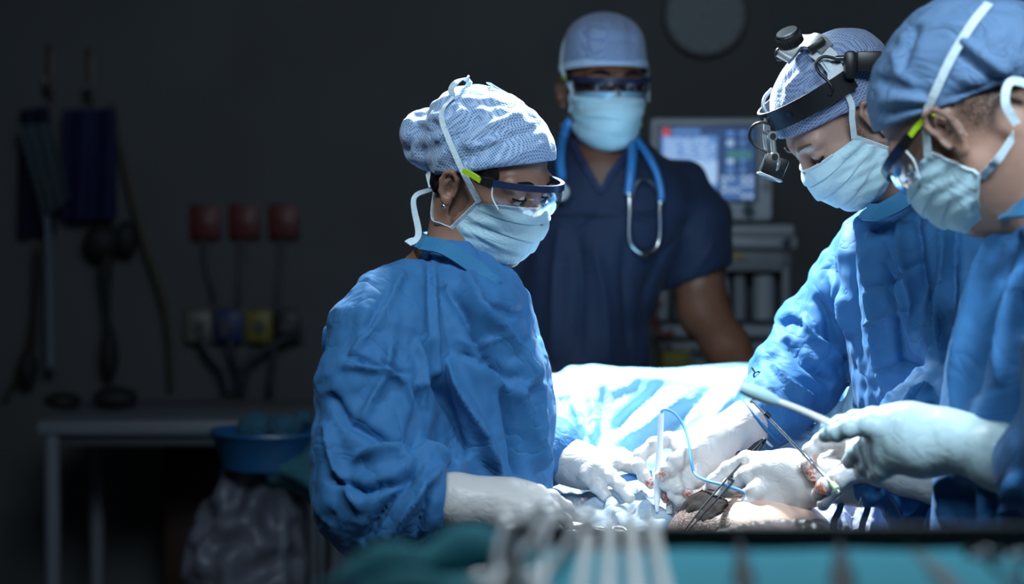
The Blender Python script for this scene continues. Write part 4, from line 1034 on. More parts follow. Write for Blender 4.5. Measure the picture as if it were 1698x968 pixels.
stm = [([(955, 380), (965, 460), (960, 600)], 10, -.010), ([(985, 400), (1000, 480), (1010, 600)], 11, .011), ([(1040, 380), (1035, 460), (1045, 600)], 10, -.010), ([(930, 360), (920, 450), (915, 600)], 10, .010),
       ([(1100, 420), (1070, 480), (1060, 560)], 9, -.009), ([(1110, 380), (1060, 370), (1010, 345)], 7, .006), ([(1080, 440), (1120, 400), (1150, 360)], 8, -.008), ([(1125, 470), (1160, 440), (1185, 400)], 7, .006),
       ([(890, 360), (950, 375), (990, 350)], 6, -.005), ([(1063, 500), (1070, 560), (1066, 620)], 8, .008)]
V, F = f.mesh(4)
dirs = drapefield(V, F, project(V)[:, 0] > 1110, seed=9)
V = crumple(V, F, np.full(len(V), .2), iters=200, kf=.002, kb=.5, freq=5, seedamp=.005, cell=.1, dirs=dirs, limit=.014)
V, F = subdiv(V, F); V = strokes(lap(V, F, 1), F, stm)
Q = project(V); N_ = normals(V, F)
# V neck and short sleeves: cloth ends there
t_ = np.clip((Q[:, 1] - 225) / 88, 0, 1)
inv_ = (Q[:, 1] < 312) & (Q[:, 0] > 952 + 44 * t_) & (Q[:, 0] < 1052 - 56 * t_) & (Q[:, 2] < md_ + .0)
sl_ = ((Q[:, 0] - 1090) * .38 + (Q[:, 1] - 488) > 0) & (Q[:, 0] > 1100) & (Q[:, 1] < 560)
sl2 = ((900 - Q[:, 0]) * .38 + (Q[:, 1] - 488) > 10) & (Q[:, 0] < 840) & (Q[:, 1] < 560)
V, F = drop(V, F, ~(inv_ | sl_ | sl2))
scrub = link('scrub_top', npmesh('scrub_top', V, F), M['scrub'], man)
md2 = scrub.modifiers.new('thickness', 'SOLIDIFY'); md2.thickness = .004; md2.offset = -1
MB().ribbon([snap(V, 950, 232, .004), snap(V, 966, 268, .004), snap(V, 980, 292, .004), snap(V, 996, 316, .005), snap(V, 1012, 290, .004), snap(V, 1032, 262, .004), snap(V, 1054, 230, .004)], .012, lambda p: np.array((0, -1, .3)), .004).build('neck_trim', cloth('scrub_trim', (.014, .026, .075), crease=.1), scrub)
MB().tube([snap(V, x, y, .002) for x, y in ((905, 356), (950, 357), (1000, 359), (1060, 356), (1095, 352))], .0022, 8).build('yoke_seam', M['scrub'], scrub)
# hands resting beyond the drape
for sx, px, py in ((1, 1262, 668), (-1, 922, 680)):
    b = P(px, py, 3.80)
    fg = []
    for k in range(4):
        o = np.array((sx * (-.030 + .020 * k), -.035, -.012)); 
        fg.append([(b + o, .012), (b + o + (sx * .004 * (k - 1), -.03, -.006), .0105), (b + o + (sx * .006 * (k - 1), -.055 + .005 * abs(k - 1.5), -.018), .009)])
    fg.append([(b + (-sx * .025, .01, -.005), .014), (b + (-sx * .05, -.015, -.01), .012), (b + (-sx * .06, -.04, -.016), .010)])
    hand('hand', [[(P(px - sx * 6, py - 16, 3.83), .029), (b, .030), (b + (0, -.03, -.008), .028)], [(b + (-sx * .02, 0, 0), .022), (b + (-sx * .02, -.03, -.01), .018)], [(b + (sx * .02, 0, 0), .022), (b + (sx * .022, -.03, -.01), .017)]], fg, M['skin_m'], man, crum=0, hres=.0028)
# stethoscope round the neck
st = empty('stethoscope', P(1068, 330, 3.85)); tag(st, 'blue stethoscope hanging round the neck of the man in navy scrubs', 'stethoscope')
sp_ = lambda x, y, o=.012: snap(V, x, y, o, 9)
bt = mat('steth_tube', (.035, .20, .50), .35)
nk_ = [P(1046, 225, 4.00), P(1030, 212, 4.10), P(1000, 208, 4.13), P(965, 212, 4.10), P(948, 212, 4.02)]
MB().tube([sp_(932, 300), sp_(929, 262), sp_(934, 228), P(946, 200, 3.98)] + nk_[::-1][1:4] + [P(1040, 212, 4.06), P(1048, 226, 3.98), sp_(1049, 250), sp_(1046, 285), sp_(1042, 322)], .0095, 14).build('tubing', bt, st)
MB().tube([P(1050, 222, 3.96), sp_(1062, 240), sp_(1077, 262), sp_(1090, 290), sp_(1096, 318), sp_(1096, 334)], .0078, 12).build('tubing', bt, st)
MB().tube([sp_(1043, 318), sp_(1044, 345), sp_(1043, 390, .014), sp_(1050, 410, .016), sp_(1068, 421, .016), sp_(1086, 413, .016), sp_(1094, 392, .014), sp_(1094, 350), sp_(1095, 330)], .0042, 12).build('binaural_tubes', M['steel'], st)
MB().tube([sp_(1048, 330), sp_(1056, 304, .016), sp_(1070, 297, .018), sp_(1084, 306, .016), sp_(1092, 326)], .0032, 10).build('spring', M['steel_d'], st)
for q in ((1043, 322), (1095, 336)): MB().ball(sp_(*q, .014), .0075).build('joint', M['steel'], st)
for k in ((1066, 424), (1072, 424)): MB().ball(sp_(*k, .017), .006).build('ear_tip', M['rubber'], st)
c = sp_(929, 318, .02)
MB().cyl(c + (0, .008, 0), c + (0, -.010, 0), .021, bev=.004).build('chest_piece', M['steel'], st, auto=40)
MB().cyl(sp_(931, 296, .012), sp_(930, 312, .016), .0055).build('stem', M['steel'], st)
# ------------------------------------------------------------------ the surgeon with the head lamp
hs = Head((-.008, .080, -.022), 1449, 196, 2.84, frame(167, 48, 0), .94)
necks = P(1548, 345, 2.98)
def sb(g):
    g.chain([(P(1550, 380, 2.98), .07), (P(1560, 520, 2.98), .09), (P(1565, 760, 2.98), .09), (P(1565, 980, 2.98), .10)], .05)
    g.chain([A(1450, 430, 3.03, .036), A(1356, 570, 3.08, .036), A(1318, 628, 3.05, .034), A(1266, 694, 2.965, .026)], .03)
    g.chain([A(1625, 470, 2.86, .045), A(1610, 690, 2.75, .040), A(1530, 725, 2.71, .035), A(1450, 796, 2.71, .026)], .03)
    legs(g, .62, 2.98, .95, s=-1)
surgeon = head_body(hs, necks, (np.array((.25, 2.5, -.01)), np.array((1.0, 3.4, 1.45)), sb), M['skin_s'], False, neck_r=.058, ear_s=.95,
    hair=lambda L: np.clip(np.clip((.010 - L[:, 2]) * 50, 0, 1) * np.clip((.036 - L[:, 0] - L[:, 2] * .35) * 45, 0, 1) * np.clip((L[:, 2] + .13) * 30, 0, 1) * np.clip((L[:, 0] - .002 - np.clip(L[:, 2] + .05, -1, 0) * .9) * 60, 0, 1) * .85 + np.clip((L[:, 2] - .0) * 60, 0, 1) * np.clip((.035 - L[:, 0]) * 60, 0, 1) * .9, 0, 1))
tag(surgeon, 'bearded person in blue gown wearing a head lamp, bent over the table', 'person')
for s in (-1, 1):
    MB().ribbon([hs.T((.0885, s * .018, -.0125)), hs.T((.0925, s * .030, -.0155)), hs.T((.0895, s * .041, -.0135)), hs.T((.080, s * .047, -.009))], .0022, lambda p: hs.D((1, 0, .2)), .0012).build('eyelashes', M['hair'], surgeon)
    MB().ribbon([hs.T((.0935, s * .014, .016)), hs.T((.0925, s * .030, .022)), hs.T((.080, s * .050, .018))], [.003, .006, .002], lambda p: hs.D((1, s * .4, .2)), .0012).build('eyebrow', mat('brow_brown', (.10, .06, .04), .7), surgeon)
sts = [([(1395, 190), (1425, 175), (1445, 155)], 5, .003), ([(1380, 205), (1420, 190), (1445, 172)], 4, -.003), ([(1300, 150), (1330, 120)], 6, .003), ([(1310, 170), (1330, 140), (1350, 115)], 6, -.003)]
cs_, Vs, Fs = cap(hs, [('e', ((-.008, 0, .026), (.104, .085, .090))), ('e', ((-.05, 0, .04), (.075, .075, .066)))], (.0, 0, .012), M['cap_b'], surgeon, seed=6, amp=.2, st=sts, cutn=(.34, 0, -1), lim=.006, hres=.003)
ms_, _g = mask(hs, M['mask'], M['tie'], surgeon, 7, side=(.032, -.022, -.084, .004), pr=.004)
ties(hs, M['tie'], ms_, (-1, 1), mid=((-.000, .090, .030), (-.030, .068, -.085)), corner=((.034, .072, -.022), (.006, .067, -.084)))
# head lamp
hl = empty('head_lamp', hs.T((.1, 0, .05))); hl.parent = surgeon; hl.matrix_parent_inverse = Matrix()
sn = lambda x, y, o=.004: snap(Vs, x, y, o, 8)
df = project(hs.T((.105, 0, .055))[None])[0][2]
F_ = lambda x, y, o=0.: P(x, y, df + o)
Lf = hs.inv(P(1277, 200, df)[None])[0]; Ls = hs.inv(sn(1377, 150, .002)[None])[0]
zb = lambda x: Lf[2] + (x - Lf[0]) * (Ls[2] - Lf[2]) / (Ls[0] - Lf[0])
ring = [hs.T((x_, .095 * math.sin(a), zb(x_))) for a in np.linspace(math.radians(-100), math.radians(100), 26) for x_ in ((Lf[0] + .006) * math.cos(a) - .008 * (1 - math.cos(a)),)]
MB().ribbon(ring, .030, lambda p: p - hs.T((-.008, 0, .05)), .004).build('head_band', M['black'], hl, auto=40)
for t in (17, 22): 
    c = ring[t]; o_ = (c - hs.T((-.008, 0, .05))); o_ /= np.linalg.norm(o_)
    MB().cyl(c, c + o_ * .004, .0042).build('rivet', M['steel_d'], hl)
MB().tube([F_(1276, 196, .03), F_(1266, 178, .03), F_(1268, 162, .035), F_(1280, 148, .045)], .0028, 10).build('front_rail', M['silver'], hl)
vn = np.array((0, -1, .25))
MB().plate([sn(x, y, .010) for x, y in ((1340, 92), (1352, 80), (1370, 74), (1386, 86), (1394, 104), (1404, 124), (1412, 136), (1400, 148), (1388, 160), (1372, 138), (1372, 122), (1360, 106))], vn, .004).build('side_plate', M['silver'], hl, auto=40)
MB().ribbon([sn(1298, 100, .010), sn(1308, 86, .014), sn(1322, 74, .014), sn(1340, 68, .014), sn(1358, 72, .012), sn(1372, 82, .010)], [.022, .026, .030, .030, .028, .022], lambda p: np.array((-.25, -.75, .6)), .006).build('top_strap', M['silver'], hl, auto=40)
kc = P(1312, 71, 2.70); ka = np.array((-.42, -.38, .82)); ka /= np.linalg.norm(ka)
kb_ = MB().cyl(kc - ka * .004, kc + ka * .016, .0165, bev=.002, seg=40).build('adjusting_knob', M['black'], hl, auto=40)
MB().cyl(kc + ka * .016, kc + ka * .0185, .0150, bev=.001, seg=40).build('knob_top', M['silver'], kb_, auto=40)
mb = MB()
u_ = np.cross(ka, (0, 1, 0)); u_ /= np.linalg.norm(u_); v_ = np.cross(ka, u_)
for k in range(30):
    a = k * 2 * math.pi / 30; o = (u_ * math.cos(a) + v_ * math.sin(a)) * .0168
    mb.cyl(kc + o - ka * .002, kc + o + ka * .013, .0011, seg=6)
mb.build('knob_grip', M['rubber'], kb_)
MB().ball(sn(1292, 90, .012), (.007, .006, .010)).build('strap_end', M['black'], hl)
MB().box(sn(1354, 74, .024), (.026, .010, .011), R=np.array(Matrix.Rotation(-.62, 3, 'Y')), bev=.002).build('clip', M['black'], hl, auto=40)
MB().box(sn(1410, 108, .022), (.018, .020, .040), bev=.006).build('cable_socket', M['black'], hl, auto=40)
MB().box(sn(1440, 102, .020), (.036, .022, .028), bev=.003).build('battery_box', M['black'], hl, auto=40)
MB().cyl(sn(1386, 97, .018), sn(1404, 96, .020), .004).build('plug', M['steel_d'], hl)
MB().tube([sn(1390, 98, .018), sn(1366, 94, .018), sn(1353, 105, .018), sn(1358, 120, .018), sn(1372, 134, .018), sn(1380, 146, .018), sn(1377, 158, .014)], .0024, 10).build('lamp_cable', M['black'], hl)
fr = np.array((-.2, -1, .1))
MB().box(F_(1272, 202, -.004), (.010, .014, .026), bev=.002).build('hinge_block', M['silver'], hl, auto=40)
MB().tube([F_(1281, 226, -.012), F_(1284, 260, -.012)], .0042, smooth=False).build('hinge_link', M['silver'], hl)
MB().tube([F_(1268, 222, .004), F_(1271, 252, .004)], .0036, smooth=False).build('hinge_link', M['silver'], hl)
MB().tube([F_(1271, 210, -.004), F_(1281, 226, -.004)], .0036, smooth=False).build('hinge_link', M['silver'], hl)
for q in ((1281, 226), (1284, 260)):
    c = F_(*q, -.012)
    j_ = MB().cyl(c + (0, .006, 0), c + (0, -.005, 0), .0075, bev=.0015).build('hinge_disc', M['silver'], hl, auto=40)
    MB().cyl(c + (0, -.004, 0), c + (0, -.007, 0), .0045).build('hinge_screw', M['black'], j_)
Rb = np.array(Matrix.Rotation(math.radians(22), 3, 'Y'))
bc = F_(1283, 276, -.002)
MB().box(bc, (.034, .030, .030), R=Rb, bev=.003).build('lamp_housing', M['black'], hl, auto=40)
MB().box(bc + Rb @ np.array((0, 0, -.0165)), (.036, .032, .003), R=Rb, bev=.001).build('lamp_rim', M['silver'], hl, auto=40)
MB().cyl(bc + Rb @ np.array((0, 0, -.015)), bc + Rb @ np.array((0, 0, -.0195)), .011).build('lamp_lens', mat('lamp_lens', (.5, .6, .7), .1), hl)
MB().plate([F_(1290, 262, -.018), F_(1295, 268, -.018), F_(1291, 282, -.018), F_(1286, 284, -.018)], (0, -1, 0), .002).build('lever', M['silver'], hl)
MB().tube([F_(1280, 206, -.01), F_(1262, 203, -.01), F_(1247, 211, -.006), F_(1243, 228, 0), F_(1254, 243, 0), F_(1274, 254, -.004)], .0023, 10).build('lamp_cable', M['black'], hl)
# gown
f = Field((.30, 2.52, .33), (1.05, 3.42, 1.47), .0085)
f.add(loft([row(312, 1508, 1600, 2.98, .05), row(328, 1470, 1620, 2.97, .09), row(348, 1425, 1645, 2.96, .13), row(375, 1400, 1665, 2.95, .17), row(410, 1392, 1680, 2.95, .185), row(470, 1396, 1690, 2.95, .19), row(560, 1406, 1690, 2.95, .185), row(640, 1416, 1690, 2.95, .18), row(740, 1432, 1690, 2.95, .18), row(880, 1452, 1690, 2.95, .18), row(1300, 1450, 1700, 2.95, .20), row(1560, 1450, 1700, 2.95, .22)]), .03)
f.chain([A(1452, 420, 3.03, .058), A(1410, 480, 3.06, .060), A(1356, 562, 3.08, .064), A(1318, 628, 3.05, .064), A(1280, 678, 2.99, .050), A(1262, 696, 2.96, .041)], .03)
f.chain([A(1612, 430, 2.86, .07), A(1622, 560, 2.77, .068), A(1600, 690, 2.73, .070), A(1530, 715, 2.70, .060), A(1478, 776, 2.70, .043), A(1446, 796, 2.70, .036)], .03)
f.chain([A(1540, 650, 2.72, .030), A(1520, 700, 2.70, .04)], .02); f.chain([A(1480, 790, 2.70, .03), A(1498, 856, 2.72, .022), A(1525, 800, 2.70, .03)], .025)
sts = [([(1408, 350), (1412, 430), (1418, 520), (1426, 600)], 8, -.006), ([(1400, 380), (1395, 470), (1412, 560)], 8, .005), ([(1445, 380), (1440, 440), (1450, 520), (1462, 600), (1470, 660)], 10, .010), ([(1465, 400), (1472, 480), (1490, 560), (1500, 620)], 8, -.009),
       ([(1490, 360), (1500, 430), (1520, 520), (1524, 600)], 10, .010), ([(1520, 340), (1530, 430), (1545, 520), (1545, 580)], 8, -.009), ([(1560, 360), (1562, 440), (1558, 540), (1566, 600)], 8, .010), ([(1590, 360), (1585, 440), (1580, 520)], 7, -.008),
       ([(1430, 480), (1470, 470), (1500, 455), (1530, 430)], 5, -.004), ([(1435, 545), (1480, 520), (1520, 515)], 5, .004), ([(1450, 430), (1480, 445), (1500, 470)], 5, .005), ([(1450, 620), (1490, 600), (1540, 610)], 5, -.004),
       ([(1350, 490), (1372, 530), (1385, 590)], 8, -.008), ([(1330, 520), (1350, 560), (1400, 600)], 8, .008), ([(1300, 560), (1330, 600), (1380, 640)], 8, -.008), ([(1280, 600), (1310, 640), (1350, 665)], 8, .007), ([(1375, 450), (1400, 500), (1412, 560)], 7, .006),
       ([(1285, 540), (1310, 530), (1335, 540)], 6, -.006), ([(1545, 640), (1510, 655), (1490, 690)], 6, .008), ([(1560, 665), (1525, 680), (1500, 720)], 6, -.009), ([(1470, 790), (1500, 800), (1530, 780), (1545, 750)], 7, -.008), ([(1480, 810), (1500, 850), (1530, 820)], 7, .008), ([(1450, 770), (1455, 800), (1452, 825)], 4, -.005), ([(1462, 765), (1466, 800), (1462, 830)], 4, .004)]
V, F = gown_mesh(f, sts, lambda Q: ((Q[:, 0] < 1400) & (Q[:, 1] > 420)) | ((Q[:, 2] < 2.76) & (Q[:, 1] > 600)), seed=11, fixfn=lambda Q: np.clip((Q[:, 1] - 350) / 80, .1, 1) * .8, lim=.016)
sg = link('surgical_gown', npmesh('surgical_gown', V, F), M['gown'], surgeon)
MB().ribbon([P(1436, 352, 2.84), P(1462, 350, 2.80), P(1500, 330, 2.79), P(1528, 305, 2.82), P(1560, 296, 2.88), P(1590, 305, 3.0), P(1560, 318, 3.12), P(1500, 325, 3.10), P(1450, 340, 2.98), P(1436, 352, 2.84)], .026, lambda p: p - np.array(P(1515, 370, 2.96)) + (0, 0, .06), .005).build('neckband', M['gown_trim'], sg)
for x, y, d, r_, n_ in ((1262, 697, 2.955, .042, (-.75, .1, -.66)),):
    c = P(x, y, d); n_ = np.array(n_) / np.linalg.norm(n_); u_ = np.cross(n_, (0, 1, 0)); u_ /= np.linalg.norm(u_); v_ = np.cross(n_, u_)
    MB().tube([c + (u_ * math.cos(t) + v_ * math.sin(t)) * r_ for t in np.linspace(0, 2 * math.pi, 25)], .0026, 8, 2).build('sleeve_cuff', M['gown'], sg)
    MB().tube([c - n_ * -.012 + (u_ * math.cos(t) + v_ * math.sin(t)) * (r_ - .003) for t in np.linspace(0, 2 * math.pi, 25)], .0022, 8, 2).build('glove_cuff', M['tie'], sg)
# gloved right hand with the pencil
d0 = 2.90
hand('glove', [[A(1270, 686, 2.965, .034), A(1240, 706, 2.95, .036), A(1203, 724, 2.93, .031), A(1172, 738, 2.91, .030), A(1140, 744, 2.90, .024)], [A(1200, 735, 2.92, .028), A(1165, 765, 2.90, .027), A(1148, 782, 2.89, .020)]],
    [[A(1138, 732, 2.91, .019), A(1108, 729, 2.92, .0125), A(1084, 737, 2.92, .0115), A(1062, 755, 2.915, .0112), A(1059, 772, 2.905, .0105), A(1068, 789, 2.90, .0100), A(1080, 802, 2.895, .0088)],
     [A(1152, 748, 2.885, .019), A(1138, 752, 2.872, .0145), A(1121, 765, 2.862, .0138), A(1106, 779, 2.858, .0118), A(1097, 788, 2.858, .0108)],
     [A(1145, 772, 2.895, .017), A(1120, 776, 2.895, .0125), A(1100, 790, 2.893, .0112), A(1098, 808, 2.89, .0100), A(1106, 826, 2.888, .0090)],
     [A(1148, 784, 2.88, .017), A(1122, 787, 2.872, .0130), A(1106, 800, 2.866, .0118), A(1122, 808, 2.86, .0110), A(1139, 817, 2.857, .0098)],
     [A(1152, 795, 2.875, .015), A(1128, 806, 2.868, .0115), A(1118, 818, 2.866, .0105), A(1128, 828, 2.862, .0100), A(1136, 835, 2.86, .0090)]],
    M['glove'], surgeon, blood=((P(1080, 802, 2.885), .012), (P(1097, 790, 2.845), .010), (P(1140, 817, 2.85), .007), (P(1106, 827, 2.88), .012)), crum=.08)
# gloved left hand with the forceps
hand('glove', [[A(1450, 797, 2.71, .033), A(1425, 798, 2.71, .032), A(1385, 796, 2.72, .028), A(1345, 794, 2.73, .030), A(1305, 785, 2.745, .032), A(1272, 780, 2.75, .026)], [A(1345, 800, 2.73, .028), A(1305, 815, 2.745, .032), A(1275, 822, 2.75, .024)]],
    [[A(1270, 768, 2.77, .019), A(1238, 762, 2.78, .0135), A(1208, 778, 2.79, .0125), A(1185, 798, 2.795, .0118), A(1172, 822, 2.80, .0100)],
     [A(1268, 785, 2.745, .019), A(1238, 788, 2.745, .0140), A(1212, 806, 2.755, .0130), A(1194, 826, 2.765, .0120), A(1185, 845, 2.775, .0102)],
     [A(1272, 805, 2.735, .019), A(1252, 815, 2.725, .0140), A(1243, 835, 2.725, .0128), A(1243, 856, 2.735, .0105)],
     [A(1285, 825, 2.735, .018), A(1272, 845, 2.725, .0125), A(1262, 862, 2.73, .0112), A(1256, 874, 2.745, .0095)],
     [A(1280, 775, 2.785, .018), A(1250, 775, 2.81, .013), A(1215, 790, 2.82, .012), A(1190, 815, 2.82, .0105)]],
    M['glove'], surgeon, blood=((P(1172, 824, 2.79), .010),), crum=.08)
cc = P(1424, 798, 2.705)
for dx in (0, 5): MB().tube([cc + np.array((dx * .0008 + .003 * math.sin(t), .0335 * math.cos(t), .0335 * math.sin(t))) for t in np.linspace(0, 2 * math.pi, 25)], .0016, 8, 2).build('glove_cuff', M['tie'], sg)
# ------------------------------------------------------------------ the assistant at the right edge
R2 = frame(225, 42, -13)
h2 = Head((-.008, .080, -.022), 1572, 222, 2.35, R2, 1.0)
neck2 = P(1745, 372, 2.42)
def ab(g):
    g.chain([(P(1800, 420, 2.45), .08), (P(1800, 560, 2.45), .11), (P(1800, 800, 2.45), .11), (P(1800, 1100, 2.45), .12)], .05)
    g.chain([A(1820, 520, 2.28, .05), A(1800, 770, 2.2, .045), A(1690, 775, 2.3, .030)], .03)
    g.chain([A(1760, 500, 2.63, .04), A(1690, 700, 2.62, .035), A(1620, 782, 2.61, .03)], .03)
    legs(g, .72, 2.42, .95, s=-1)
assist = head_body(h2, neck2, (np.array((.45, 1.95, -.01)), np.array((1.1, 2.85, 1.42)), ab), M['skin_t'], False, neck_r=.056, ear_s=1.05, hres=.003, hair=lambda L: np.clip((-.01 - L[:, 0]) * 40, 0, 1) * np.clip((L[:, 2] + .06) * 40, 0, 1) * .95)
tag(assist, 'person at the right edge in plain soft blue cap and lime-armed glasses, reaching in', 'person')
stq = [([(1450, 170), (1500, 160), (1550, 165)], 8, .005), ([(1460, 190), (1510, 178), (1550, 172)], 7, -.006), ([(1445, 130), (1500, 140), (1550, 160)], 9, -.006), ([(1480, 80), (1490, 120), (1530, 155)], 9, .006), ([(1560, 165), (1620, 150), (1690, 120)], 10, -.007), ([(1570, 172), (1640, 170), (1695, 160)], 9, .007),
       ([(1520, 40), (1500, 90), (1490, 130)], 10, -.006), ([(1590, 60), (1630, 90), (1680, 130)], 10, .006), ([(1580, 80), (1620, 115), (1660, 140)], 9, -.006)]
c2, V2c, F2c = cap(h2, [('e', ((-.008, 0, .030), (.102, .086, .092))), ('e', ((-.078, 0, .018), (.078, .078, .068))), ('e', ((-.050, 0, .050), (.080, .076, .074)))], (.0, 0, .018), M['cap_d'], assist, seed=8, amp=.26, st=stq, cutn=(.48, 0, -1), lim=.008, hres=.0042)
m2, _g = mask(h2, M['mask'], M['tie'], assist, 9, pr=.004, zl=.90)
ties(h2, M['tie'], m2, (-1, 1), width=.011, upper=(1, [h2.T((.034, .073, -.022))] + [snap(V2c, *q) for q in ((1537, 190), (1552, 150), (1578, 95), (1612, 40), (1640, 5))]))
MB().ribbon([h2.T((-.07, .062, -.07)), h2.T((-.082, .072, -.045)), h2.T((-.10, .06, -.030)), h2.T((-.11, .04, -.05))], .010, lambda p: h2.D((-.5, 1, 0)), .0018).build('tie_end', M['tie'], m2)
g = glasses(h2, assist, band=.012); g.name = 'safety_glasses'
f = Field((.42, 1.98, .33), (1.02, 2.80, 1.42), .010)
f.add(loft([row(340, 1720, 1830, 2.45, .06), row(356, 1682, 1880, 2.42, .10), row(385, 1655, 1950, 2.42, .15), row(420, 1637, 1990, 2.42, .18), row(480, 1608, 2010, 2.42, .20), row(560, 1585, 2020, 2.42, .20), row(640, 1570, 2020, 2.42, .20), row(740, 1554, 2020, 2.42, .195), row(880, 1548, 2020, 2.42, .19), row(1100, 1545, 2030, 2.42, .20), row(1860, 1540, 2040, 2.42, .22)]), .03)
f.chain([A(1825, 460, 2.25, .075), A(1830, 600, 2.18, .078), A(1815, 740, 2.17, .078), A(1760, 775, 2.2, .058), A(1722, 774, 2.24, .046)], .035)
f.chain([A(1700, 480, 2.6, .07), A(1680, 700, 2.62, .06), A(1610, 780, 2.60, .045)], .03)
st2 = [([(1668, 365), (1628, 450), (1598, 560), (1580, 680)], 9, .010), ([(1690, 380), (1650, 480), (1625, 580), (1610, 660)], 11, -.012), ([(1695, 440), (1668, 540), (1655, 640)], 11, .012), ([(1565, 780), (1572, 880)], 9, .010), ([(1600, 800), (1605, 890)], 12, -.012), ([(1650, 830), (1640, 890)], 10, -.010), ([(1685, 780), (1668, 890)], 9, .011), ([(1690, 480), (1695, 560)], 9, -.008)]
V, F = gown_mesh(f, st2, lambda Q: (Q[:, 2] < 2.26) & (Q[:, 0] > 1700), seed=21, s2=.06, lim=.018)
ag = link('surgical_gown', npmesh('surgical_gown', V, F), M['gown'], assist)
MB().ribbon([P(1672, 352, 2.36), P(1690, 345, 2.30), P(1730, 340, 2.28), P(1790, 345, 2.32), P(1830, 350, 2.45), P(1790, 345, 2.56), P(1720, 345, 2.55), P(1680, 350, 2.45), P(1672, 352, 2.36)], .026, lambda p: p - np.array(P(1750, 380, 2.42)) + (0, 0, .05), .005).build('neckband', M['gown_trim'], ag)
# near hand holding the light handle
d1 = 2.36
hand('glove', [[A(1725, 776, 2.25, .040), A(1690, 768, 2.28, .038), A(1650, 755, 2.30, .036), A(1600, 732, 2.33, .030), A(1560, 722, 2.35, .031), A(1505, 716, 2.37, .034), A(1470, 710, 2.38, .028)], [A(1590, 740, 2.33, .028), A(1530, 742, 2.36, .034), A(1478, 742, 2.38, .028)]],
    [[A(1480, 700, 2.40, .022), A(1448, 694, 2.41, .0150), A(1418, 697, 2.42, .0130), A(1394, 704, 2.425, .0118), A(1372, 709, 2.43, .0098)],
     [A(1470, 712, 2.37, .020), A(1438, 704, 2.365, .0150), A(1408, 710, 2.37, .0130), A(1388, 718, 2.38, .0115), A(1368, 722, 2.40, .0098)],
     [A(1468, 730, 2.38, .020), A(1440, 738, 2.40, .0140), A(1420, 752, 2.43, .0125), A(1408, 765, 2.46, .0105)],
     [A(1470, 745, 2.38, .020), A(1448, 762, 2.40, .0145), A(1436, 775, 2.43, .0125), A(1428, 782, 2.46, .0105)],
     [A(1485, 755, 2.37, .019), A(1465, 775, 2.38, .0140), A(1455, 785, 2.40, .0120), A(1450, 786, 2.43, .0100)]],
    M['glove_c'], assist, hres=.0024, crum=.08)
cc = P(1664, 762, 2.29)
ax_ = np.array(P(1600, 732, 2.33)) - np.array(P(1690, 768, 2.28)); ax_ /= np.linalg.norm(ax_); u_ = np.cross(ax_, (0, 1, 0)); u_ /= np.linalg.norm(u_); v_ = np.cross(ax_, u_)
for k, q in enumerate(((1690, 770, 2.28, .0405), (1612, 738, 2.325, .0315), (1620, 741, 2.32, .0325))):
    cc = P(*q[:3]); MB().tube([cc + (u_ * math.cos(t) + v_ * math.sin(t)) * q[3] for t in np.linspace(0, 2 * math.pi, 25)], .0018, 8, 2).build('glove_cuff' if k == 0 else 'glove_wrinkle', M['tie'] if k == 0 else M['glove_c'], assist)
# far hand, stained, steadying the suction rod
hand('glove', [[A(1640, 800, 2.62, .034), A(1560, 795, 2.64, .033), A(1500, 782, 2.66, .030), A(1455, 765, 2.67, .030), A(1430, 755, 2.68, .026)]],
    [[A(1432, 740, 2.69, .021), A(1398, 728, 2.70, .0145), A(1362, 732, 2.70, .0130), A(1344, 748, 2.70, .0120), A(1341, 770, 2.695, .0112), A(1349, 792, 2.69, .0095)],
     [A(1436, 768, 2.65, .021), A(1412, 780, 2.63, .0150), A(1388, 794, 2.62, .0138), A(1368, 808, 2.62, .0125), A(1357, 819, 2.63, .0105)],
     [A(1428, 755, 2.70, .018), A(1392, 752, 2.72, .013), A(1368, 765, 2.72, .0115), A(1362, 785, 2.71, .0095)],
     [A(1430, 775, 2.68, .018), A(1400, 795, 2.67, .013), A(1378, 815, 2.665, .0115), A(1365, 836, 2.66, .0098)],
     [A(1436, 780, 2.69, .017), A(1410, 800, 2.70, .012), A(1396, 818, 2.70, .010), A(1388, 826, 2.70, .0085)]],
    M['glove'], assist, blood=((P(1345, 790, 2.68), .016), (P(1352, 770, 2.68), .012), (P(1360, 815, 2.61), .016), (P(1385, 796, 2.60), .008)), crum=.08)
# ------------------------------------------------------------------ operating table, patient, drapes
tx0, tx1 = .12, .50
e = empty('operating_table', (.31, 3.15, 0)); tag(e, 'padded operating table hidden under the blue drapes between the team', 'operating table')
MB().box((.31, 3.13, .845), (.38, 1.10, .07), bev=.02).build('table_pad', M['rubber'], e, auto=40)
MB().box((.31, 3.13, .80), (.40, 1.12, .03), bev=.005).build('table_frame', M['steel'], e, auto=40)
MB().box((.31, 3.13, .42), (.16, .24, .74), bev=.01).build('column', M['steel'], e, auto=40)
MB().box((.31, 3.13, .04), (.34, .80, .08), bev=.02).build('base', M['grey'], e, auto=40)
f = Field((.02, 2.55, .84), (.62, 3.75, 1.14), .005)
hc = P(1256, 908, 2.76)
f.add(ell(hc, (.112, .110, .078)), .02); f.add(ell(hc + (-.055, .05, -.01), (.07, .10, .07)), .04)
f.add(cone((.30, 2.95, .93), .05, (.30, 3.02, .92), .06), .04)
f.add(ell((.31, 3.18, .93), (.17, .22, .07)), .05); f.add(ell((.31, 3.42, .94), (.15, .18, .08)), .05)
for k in (-1, 1): f.chain([((.31 + k * .08, 3.42, .95), .075), ((.31 + k * .09, 3.40, 1.05), .06), ((.31 + k * .09, 3.58, .93), .05)], .04)
V, F = f.mesh(3)
me = npmesh('person', V, F)
L_ = V - hc
